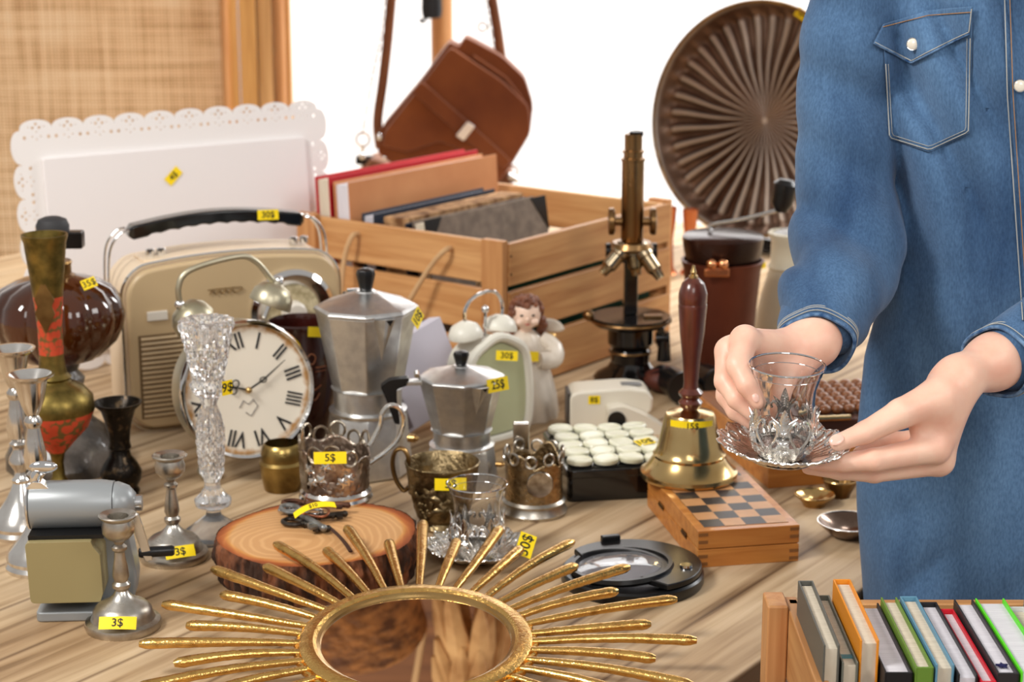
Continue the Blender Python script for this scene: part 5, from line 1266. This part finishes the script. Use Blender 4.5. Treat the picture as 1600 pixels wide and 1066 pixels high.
# ================= BOOK CRATE (bottom right) =================
zt_ = .100; pq = at(1212, 936, zt_)
bx0, by1 = pq.x, pq.y; bw_, bl_ = .42, .30
bc2 = thing('book_crate', 'pine crate packed with upright books at the lower right corner', 'crate', (bx0, by1, -.10))
part('corner_post', MB().box((.0, .0, .1), (.0175, .034, .2)), pinez, bc2, bev=.002, seg=3)
part('corner_post', MB().box((bw_+.015, .0, .1), (.0175, .034, .2)), pinez, bc2, bev=.002)
part('corner_post', MB().box((.0, -bl_, .09), (.0175, .034, .18)), pinez, bc2, bev=.002)
part('corner_post', MB().box((bw_+.015, -bl_, .1), (.0175, .034, .2)), pinez, bc2, bev=.002)
for z_ in (.165, .09, .03):
    part('side_board', MB().box((.0145, -bl_/2+.006, z_), (.011, bl_+.02, .062)), pinex, bc2, bev=.0015)
    part('side_board', MB().box((bw_, -bl_/2+.006, z_), (.011, bl_+.02, .062)), pinex, bc2, bev=.0015)
    part('end_board', MB().box((bw_/2+.006, .004, z_), (bw_-.01, .011, .062)), pine, bc2, bev=.0015)
    part('end_board', MB().box((bw_/2+.006, -bl_-.012, z_-.02), (bw_-.01, .011, .05)), pine, bc2, bev=.0015)
part('crate_floor', MB().box((bw_/2+.006, -bl_/2, .005), (bw_-.02, bl_, .008)), pine, bc2)
part('rope_grip', MB().tube(cat([(.012, -.19, .17), (.004, -.19, .175), (-.004, -.20, .172), (.0, -.212, .160), (.012, -.215, .15)], 6), .0035, 8), rope, bc2)
stl = thing('low_side_table', 'plain low side table under the book crate beyond the display table', 'table', (bx0+.24, by1-.15, -.75))
part('top', MB().box((0, 0, .633), (.5, .42, .022)), pine, stl, bev=.002)
for sx_ in (-1, 1):
    for sy_ in (-1, 1): part('leg', MB().box((sx_*.21, sy_*.17, .31), (.035, .035, .62)), pinez, stl)
cvs = {'grey': C(88, 88, 82), 'olive_grey': C(104, 106, 96), 'orange': C(226, 142, 34), 'black': C(26, 26, 28), 'green': C(104, 140, 52), 'blue': C(96, 146, 172), 'red': C(206, 24, 44), 'charcoal': C(44, 42, 44), 'lime': C(96, 222, 40), 'teal': C(72, 134, 146), 'white': C(222, 220, 220)}
cvm = {}
def cvr(n_):
    if n_ not in cvm: cvm[n_] = pm('cover_'+n_, cvs[n_], .45, bump=.1, bsc=400)
    return cvm[n_]
# x0, x1, zt, near Y, far Y, cover, pages, spine side, label
BL = [(.2355, .2480, .126, 1.352, 1.487, 'grey', page, 'far', 'grey hardback at the left end of the book crate'),
      (.2500, .2625, .112, 1.352, 1.490, 'olive_grey', page, 'far', 'cream-paged book with a teal ribbon, second from the left in the book crate'),
      (.2640, .2785, .128, 1.357, 1.485, 'orange', page, 'far', 'bright orange hardback standing tallest near the left of the book crate'),
      (.2800, .3010, .110, 1.338, 1.478, 'black', pagew, 'near', 'thick black hardback with white pages right of the orange book'),
      (.3025, .3160, .115, 1.336, 1.478, 'green', page, 'near', 'olive green hardback between the black and the pale blue books'),
      (.3175, .3315, .117, 1.336, 1.475, 'blue', page, 'far', 'pale blue hardback right of the olive green book'),
      (.3330, .3480, .112, 1.330, 1.475, 'black', pagew, 'far', 'white-paged book with black covers between the blue and the red books'),
      (.3495, .3610, .108, 1.326, 1.470, 'red', pagew, 'both', 'thin bright red hardback in the right part of the book crate'),
      (.3625, .3785, .113, 1.330, 1.478, 'charcoal', pagew, 'near', 'charcoal binder right of the red book with a dark blue star ornament'),
      (.3800, .4040, .114, 1.330, 1.478, 'lime', pagew, 'none', 'notebook with lime green edged covers near the right end of the book crate'),
      (.4055, .4200, .108, 1.34, 1.475, 'white', page, 'far', 'plain white book right of the lime notebook'),
      (.4220, .4400, .122, 1.36, 1.485, 'teal', page, 'far', 'teal hardback at the right edge of the frame')]
for (xa, xb, zt, yn, yf, cv, pg_, sp, lab) in BL:
    hB = zt+.088; cx = (xa+xb)/2; L_ = yf-yn; wB = xb-xa; cy = (yn+yf)/2
    t = thing('book', lab, 'book', (cx, cy, -.088), 0, 'books in the pine crate'); ct = .0016
    for s in (-1, 1): part('cover', MB().box((s*(wB/2-ct/2), 0, hB/2), (ct, L_, hB)), cvr(cv), t, bev=.0006)
    for sd_, nm_ in ((1, 'far'), (-1, 'near')):
        if sp in (nm_, 'both'): part('spine', MB().box((0, sd_*(L_/2-ct/2), hB/2), (wB-.0004, ct, hB)), cvr(cv), t, bev=.0006)
    part('pages', MB().box((0, 0, hB/2-.001), (wB-2*ct, L_-2*ct-(.002), hB-.006)), pg_, t)
    if cv == 'olive_grey':
        part('ribbon', MB().box((0, -.05, hB-.0033), (wB-2*ct+.0005, .006, .0008)), cvr('teal'), t, label='teal ribbon')
    if cv == 'charcoal':
        st_ = [((.005 if i % 2 else .0022)*cos(pi/2+2*pi*i/10+pi/5), (.005 if i % 2 else .0022)*sin(pi/2+2*pi*i/10+pi/5)) for i in range(10)]
        part('star_ornament', MB().prism(st_, 0, .0015, Matrix.Translation((0, -.055, hB-.003))), pm('navy_star', C(36, 34, 78), .4), t)
# ================= PERSON =================
def pt(p): return tuple(atd(*p))
skin = pm('skin', C(244, 202, 178), .42, 0, C(236, 178, 154), 34, pos=(.35, .75), sss=.12, bump=.25, bsc=260, bdist=.0006)
def sdf_hand(P, chains, palm, kf=.0018, kp=.009, kw=.012):
    F = None
    for ch in chains:
        f = None
        for (a_, ra), (b_, rb) in zip(ch[:-1], ch[1:]):
            c_ = cone(P, pt(a_), ra, pt(b_), rb); f = c_ if f is None else smin(f, c_, .003)
        F = f if F is None else smin(F, f, kf)
    G = None
    for a_, ra, b_, rb in palm:
        c_ = cone(P, pt(a_), ra, pt(b_), rb); G = c_ if G is None else smin(G, c_, kw)
    return smin(F, G, kp)
def bounds(pts, pad): 
    A = np.array(pts); return A.min(0)-pad, A.max(0)+pad
handA = dict(chains=[
    [((1163, 530, 1.550), .0112), ((1154, 572, 1.522), .0102), ((1168, 602, 1.508), .0088), ((1185, 628, 1.503), .0066)],
    [((1137, 548, 1.560), .0108), ((1135, 596, 1.540), .0100), ((1152, 624, 1.524), .0084), ((1177, 648, 1.518), .0064)],
    [((1138, 572, 1.576), .0100), ((1136, 618, 1.560), .0092), ((1150, 642, 1.548), .0078), ((1174, 660, 1.540), .0062)],
    [((1152, 590, 1.588), .0090), ((1152, 632, 1.576), .0082), ((1166, 650, 1.565), .0070), ((1184, 664, 1.556), .0056)],
    [((1244, 566, 1.592), .0140), ((1228, 590, 1.572), .0112), ((1219, 616, 1.560), .0092), ((1214, 644, 1.552), .0070)]],
    palm=[((1272, 534, 1.605), .0205, (1240, 548, 1.596), .0180), ((1240, 548, 1.596), .0165, (1166, 534, 1.556), .0120), ((1240, 552, 1.600), .0160, (1142, 552, 1.566), .0110),
          ((1240, 560, 1.605), .0150, (1148, 574, 1.580), .0105), ((1245, 556, 1.600), .0150, (1240, 572, 1.590), .0140), ((1290, 505, 1.645), .0230, (1272, 534, 1.605), .0205)])
handB = dict(chains=[
    [((1466, 622, 1.524), .0165), ((1408, 646, 1.508), .0122), ((1352, 676, 1.499), .0092), ((1310, 692, 1.495), .0072)],
    [((1458, 702, 1.516), .0118), ((1366, 719, 1.498), .0096), ((1318, 723, 1.500), .0080), ((1276, 726, 1.503), .0058)],
    [((1466, 722, 1.532), .0112), ((1366, 738, 1.514), .0088), ((1312, 736, 1.514), .0074), ((1262, 732, 1.516), .0052)],
    [((1466, 706, 1.552), .0105), ((1392, 722, 1.548), .0085), ((1346, 724, 1.540), .0072), ((1308, 722, 1.532), .0055)],
    [((1456, 684, 1.566), .0095), ((1400, 690, 1.572), .0080), ((1368, 700, 1.566), .0070), ((1342, 708, 1.558), .0055)]],
    palm=[((1640, 520, 1.640), .0300, (1552, 566, 1.575), .0225), ((1552, 566, 1.575), .0225, (1500, 590, 1.545), .0172), ((1500, 590, 1.545), .0170, (1462, 632, 1.528), .0175),
          ((1492, 598, 1.542), .0165, (1462, 698, 1.522), .0125), ((1490, 606, 1.545), .0160, (1468, 718, 1.536), .0120), ((1478, 614, 1.550), .0150, (1464, 700, 1.556), .0110), ((1470, 640, 1.532), .014, (1440, 668, 1.522), .0105)])
person = None
allV = []; allF = []; off = 0
for H in (handA, handB):
    pts = [pt(q[0]) for ch in H['chains'] for q in ch]+[pt(p[0]) for p in H['palm']]+[pt(p[2]) for p in H['palm']]
    lo, hi = bounds(pts, .034); h = .0016
    P = gridpts(lo, hi, h); F = sdf_hand(P, **H); V, Q = nets(F, lo, h)
    allV.append(V); allF.append(Q+off); off += len(V)
# torso core hidden under the shirt (same body)
SHD = {'rs': (1345, -60, 1.78), 'ra': (1322, 200, 1.765)}
def W(p): return np.array(pt(p))
cx_, cy_ = .505, 1.775
lo = np.array([.30, 1.60, -.75]); hi = np.array([.86, 1.95, .80]); P = gridpts(lo, hi, .009)
F = cone(P, (cx_, cy_, .50), .085, (cx_, cy_, .0), .095)
for s in (-1, 1):
    F = smin(F, cone(P, (cx_+s*.05, cy_+.02, .50), .05, (cx_+s*.13, cy_+.015, .57), .03), .03)
    F = smin(F, cone(P, (cx_+s*.06, cy_, -.05), .075, (cx_+s*.07, cy_+.02, -.70), .036), .03)
F = smin(F, cone(P, (cx_, cy_+.01, .60), .052, (cx_, cy_, .74), .050), .03)
V, Q = nets(F, lo, .009); allV.append(V); allF.append(Q+off); off += len(V)
V = np.concatenate(allV); Q = np.concatenate(allF)
me = bpy.data.meshes.new('person'); me.from_pydata(V.tolist(), [], Q.tolist()); me.shade_smooth(); me.materials.append(skin)
person = bpy.data.objects.new('person', me); COL.objects.link(person)
sm_ = person.modifiers.new('smooth', 'SMOOTH'); sm_.factor = .5; sm_.iterations = 3
solo(person, 'person in a blue denim shirt holding a small tea glass on a silver saucer', 'person')

# ---- shirt ----
denim = pm('denim', C(42, 70, 106), .85, 0, C(100, 136, 174), 8, (1.8, 1, .6), pos=(.28, .72), det=8, sheen=.15, bump=.25, bsc=900, bdist=.0004, spec=.2)
def denim_weave(m):
    nt = m.node_tree; N = nt.nodes; L = nt.links; b_ = N['Principled BSDF']; tc = N.new('ShaderNodeTexCoord')
    old = [l for l in L if l.to_socket == b_.inputs['Base Color']][0].from_socket
    mp = N.new('ShaderNodeMapping'); mp.inputs['Scale'].default_value = (1, 1, .35); L.new(tc.outputs['Object'], mp.inputs[0])
    n = N.new('ShaderNodeTexNoise'); n.inputs['Scale'].default_value = 600; n.inputs['Detail'].default_value = 2; L.new(mp.outputs[0], n.inputs[0])
    r_ = N.new('ShaderNodeValToRGB'); L.new(n.outputs[0], r_.inputs[0]); r_.color_ramp.elements[0].position = .3; r_.color_ramp.elements[0].color = C(206, 210, 216); r_.color_ramp.elements[1].position = .7; r_.color_ramp.elements[1].color = C(255, 255, 255)
    mx = N.new('ShaderNodeMix'); mx.data_type = 'RGBA'; mx.blend_type = 'MULTIPLY'; mx.inputs[0].default_value = .9; L.new(old, mx.inputs[6]); L.new(r_.outputs[0], mx.inputs[7]); L.new(mx.outputs[2], b_.inputs['Base Color'])
denim_weave(denim)
denim2 = pm('denim_hem', C(48, 80, 122), .85, 0, C(120, 152, 186), 120, (1, 1, 1), pos=(.35, .7), bump=.6, bsc=500, bdist=.001, spec=.2)
thread = pm('seam_thread', C(176, 176, 170), .8); othread = pm('orange_thread', C(176, 128, 78), .8)
pys = [(-80, 1380), (0, 1383), (200, 1385), (330, 1396), (400, 1398), (480, 1374), (560, 1352), (700, 1338), (800, 1340), (930, 1350), (1040, 1356)]
zs = []; xl = []
for py, px in pys:
    p = atd(px, py, cy_); zs.append(p.z); xl.append(p.x)
zs = np.array(zs)[::-1]; aw = (cx_-np.array(xl))[::-1]
lo = np.array([.20, 1.50, zs[0]-.01]); hi = np.array([.86, 1.93, .72]); h = .0042
P = gridpts(lo, hi, h).astype(np.float32); X, Y_, Z = P[..., 0], P[..., 1], P[..., 2]
a_ = np.interp(Z, zs, aw).astype(np.float32); b_ = np.interp(Z, [zs[0], .1, .35, .6], [.112, .105, .098, .085]).astype(np.float32)
def crease(ph, p=1): return np.sqrt(np.sin(ph)**2+.012)
fold = -(.0170*crease(34*(X*.95+Z*.42)+2.1*np.sin(9*Z+5*X)+1.2*np.sin(17*X))*(.5+.5*np.sin(11*Z-13*X+1)) + .0080*crease(66*(X*.7-Z*.30)+2.4*np.sin(13*Z+4*X))*(.5+.5*np.sin(16*Z+5*X))) + .010
T_ = (np.sqrt(((X-cx_)/a_)**2+((Y_-cy_)/b_)**2)-1)*np.minimum(a_, b_)+fold*np.clip((cy_-Y_)*20, 0, 1)
T_ = np.maximum(T_, Z-.66); T_ = np.maximum(T_, (zs[0]+.004)-Z)
def sleeve(pts, wr):
    f = None
    for (p, ra), (q, rb) in zip(pts[:-1], pts[1:]):
        c_ = cone(P, p, ra, q, rb); f = c_ if f is None else smin(f, c_, .02)
    # creases near the elbow
    e = np.array(pts[wr][0]); dd = np.sqrt(((P-e)**2).sum(-1)); m = np.exp(-(dd/.10)**2)
    u_ = Z*1.0+.42*(X-e[0])*np.sign(.42-e[0])
    f = f-m*.0150*(crease(40*u_+1.9*np.sin(12*X+9*Y_)+.8*np.sin(27*X), .6)-.6)*(.7+.3*np.sin(20*X+8*Z))-.0050*(crease(24*Z+24*X+2.2*np.sin(12*Z), .7)-.6)-.0022*np.sin(48*Z+20*X+2*np.sin(20*X))
    return f
SL = [(pt((1352, -60, 1.785)), .046), (pt((1326, 80, 1.775)), .0425), (pt((1322, 220, 1.765)), .0415), (pt((1322, 330, 1.750)), .0440), (pt((1326, 405, 1.725)), .0465), (pt((1292, 470, 1.665)), .0390), (pt((1280, 508, 1.632)), .0330)]
S1 = sleeve(SL, 4)
SR_ = [(np.array((cx_+.17, 1.785, .60)), .048), (np.array((cx_+.19, 1.77, .48)), .044), (np.array((.69, 1.73, .37)), .048), (np.array((.56, 1.665, .33)), .0415), (np.array(pt((1580, 553, 1.590))), .0330)]
S2 = sleeve([(tuple(p), r_) for p, r_ in SR_], 2)
F = smin(T_, S1, .008); F = smin(F, S2, .008); F = np.minimum(F, 1).astype(np.float32)
V, Q = nets(F, lo, h)
me = bpy.data.meshes.new('shirt'); me.from_pydata(V.tolist(), [], Q.tolist()); me.shade_smooth(); me.materials.append(denim)
shirt = bpy.data.objects.new('denim_shirt', me); COL.objects.link(shirt); shirt.parent = person
sm_ = shirt.modifiers.new('smooth', 'SMOOTH'); sm_.factor = .5; sm_.iterations = 4
bvh = BVHTree.FromPolygons([tuple(v) for v in V], [tuple(q) for q in Q])
O_ = Vector((0, 0, CH))
def proj(px, py, off=.002):
    d = (atd(px, py, 1.7)-O_).normalized(); hit = bvh.ray_cast(O_, d, 5)
    p = hit[0] if hit[0] else O_+d*1.7; return p-d*off
def plin(pts, u):
    L = [0]
    for a1, b1 in zip(pts[:-1], pts[1:]): L.append(L[-1]+sqrt((a1[0]-b1[0])**2+(a1[1]-b1[1])**2))
    t = u*L[-1]; return np.interp(t, L, [p[0] for p in pts]), np.interp(t, L, [p[1] for p in pts])
def patch(name, top, bot, off, m=denim, nu=40, nv=24, th_=.0012):
    def fn(u, v):
        a1 = plin(top, u); b1 = plin(bot, u); return proj(a1[0]*(1-v)+b1[0]*v, a1[1]*(1-v)+b1[1]*v, off)
    o = part(name, MB().grid(fn, nu, nv), m, shirt); s_ = o.modifiers.new('s', 'SOLIDIFY'); s_.thickness = th_; s_.offset = 1; return o
def seam(pts, off, m=thread, r_=.0005, name='stitching'):
    n = 60; return part(name, MB().tube([proj(*plin(pts, i/n), off) for i in range(n+1)], r_, 5), m, shirt)
patch('chest_pocket', [(1380, 40), (1518, 16)], [(1388, 170), (1391, 218), (1452, 238), (1516, 208), (1517, 170)], .0025)
seam([(1384, 100), (1390, 215), (1452, 234), (1513, 206), (1516, 60)], .0036); seam([(1388, 100), (1394, 211), (1452, 229), (1509, 203), (1511, 60)], .0036, r_=.0003)
patch('pocket_flap', [(1381, 38), (1450, 16), (1520, 10)], [(1366, 66), (1372, 72), (1424, 97), (1450, 84), (1490, 63), (1513, 52)], .0055)
seam([(1367, 66), (1424, 95), (1448, 82), (1488, 62), (1514, 50), (1518, 14)], .0072); seam([(1380, 42), (1450, 24), (1518, 19)], .0070, othread, .0004)
seam([(1366, 67), (1424, 98), (1450, 85), (1490, 64), (1514, 53)], .0064, denim2, .0012, 'flap_edge')
patch('button_placket', [(1566, -30), (1640, -30)], [(1598, 500), (1680, 500)], .0028, nu=16, nv=60)
seam([(1569, -30), (1574, 150), (1598, 500)], .0045); seam([(1577, -30), (1583, 150), (1606, 500)], .0045, othread, .0004)
for (px, py) in ((1426, 69), (1594, 134)):
    p = proj(px, py, .0085 if px < 1500 else .0062); n_ = (O_-p).normalized()
    M = frame(p, n_); bo = part('snap_button', MB().lathe([(0, .0026), (.003, .0024), (.0048, .0014), (.0052, 0), (.0045, -.001)], 28, M=M), pm('pearl', C(238, 230, 214), .15, 0, C(214, 206, 190), 60, coat=1) if 'pearl' not in bpy.data.materials else bpy.data.materials['pearl'], shirt)
    part('snap_rim', MB().tube([M @ Vector((.0053*cos(q), .0053*sin(q), .0006)) for q in [2*pi*j/24 for j in range(24)]], .0006, 6, closed=True), chrome, bo)
def cuff(name, c1, c2, r1, r2):
    c1 = Vector(pt(c1)); c2 = Vector(pt(c2)); ax = (c2-c1).normalized(); q = ax.to_track_quat('Z', 'Y').to_matrix().to_4x4(); q.translation = c1; L_ = (c2-c1).length
    wob = lambda a1, r_, z_: 1+.05*sin(2*a1+1)+.03*sin(5*a1)
    o = part(name, MB().lathe([(r1*.92, -.012), (r1, -.006), (r1*1.01, L_*.5), (r2, L_-.001), (r2*.99, L_+.0012), (r2*.955, L_+.001), (r2*.93, L_-.002), (r2*.9, 0)], 72, wob, M=q), denim, shirt)
    part('cuff_hem', MB().tube([q @ Vector((r2*.98*wob(a1, 0, 0)*cos(a1), r2*.98*wob(a1, 0, 0)*sin(a1), L_+.0005)) for a1 in [2*pi*i/72 for i in range(72)]], .0017, 8, closed=True), denim2, o)
    for e in (.004, .009, .0115):
        part('cuff_stitch', MB().tube([q @ Vector(((r2+.0012)*wob(a1, 0, 0)*cos(a1), (r2+.0012)*wob(a1, 0, 0)*sin(a1), L_-e)) for a1 in [2*pi*i/72 for i in range(72)]], .0005, 5, closed=True), thread, o)
cuff('cuff', (1284, 492, 1.652), (1275, 538, 1.610), .0345, .0320)
cuff('cuff', (1612, 538, 1.618), (1558, 566, 1.577), .0350, .0325)
# hem of the shirt + trousers
tz = zs[0]
tr_ = MB()
for s in (-1, 1): tr_.tube([(cx_+s*.075, cy_, tz+.06), (cx_+s*.08, cy_, -.3), (cx_+s*.08, cy_+.02, -.72)], [.095, .085, .060], 28)
part('dark_trousers', tr_, pm('dark_trouser_cloth', C(40, 42, 50), .8), person)
# nails
nailm = pm('nail', C(244, 196, 178), .18, coat=.6)
def nail(p, n, d, s=1.0):
    p = Vector(pt(p)); n = Vector(n).normalized(); M = frame(p, n, d)
    part('fingernail', MB().ball((0, 0, 0), (.0048*s, .0062*s, .0011*s), 16, M=M), nailm, person)
nail((1307, 687, 1.4895), (-.25, -.72, .62), (-.9, 0, -.4), 1.0)
nail((1272, 729, 1.4985), (-.1, -.9, -.4), (-1, 0, .1), .8)
nail((1181, 622, 1.4975), (.1, -.95, .3), (.3, 0, -.9), .62)
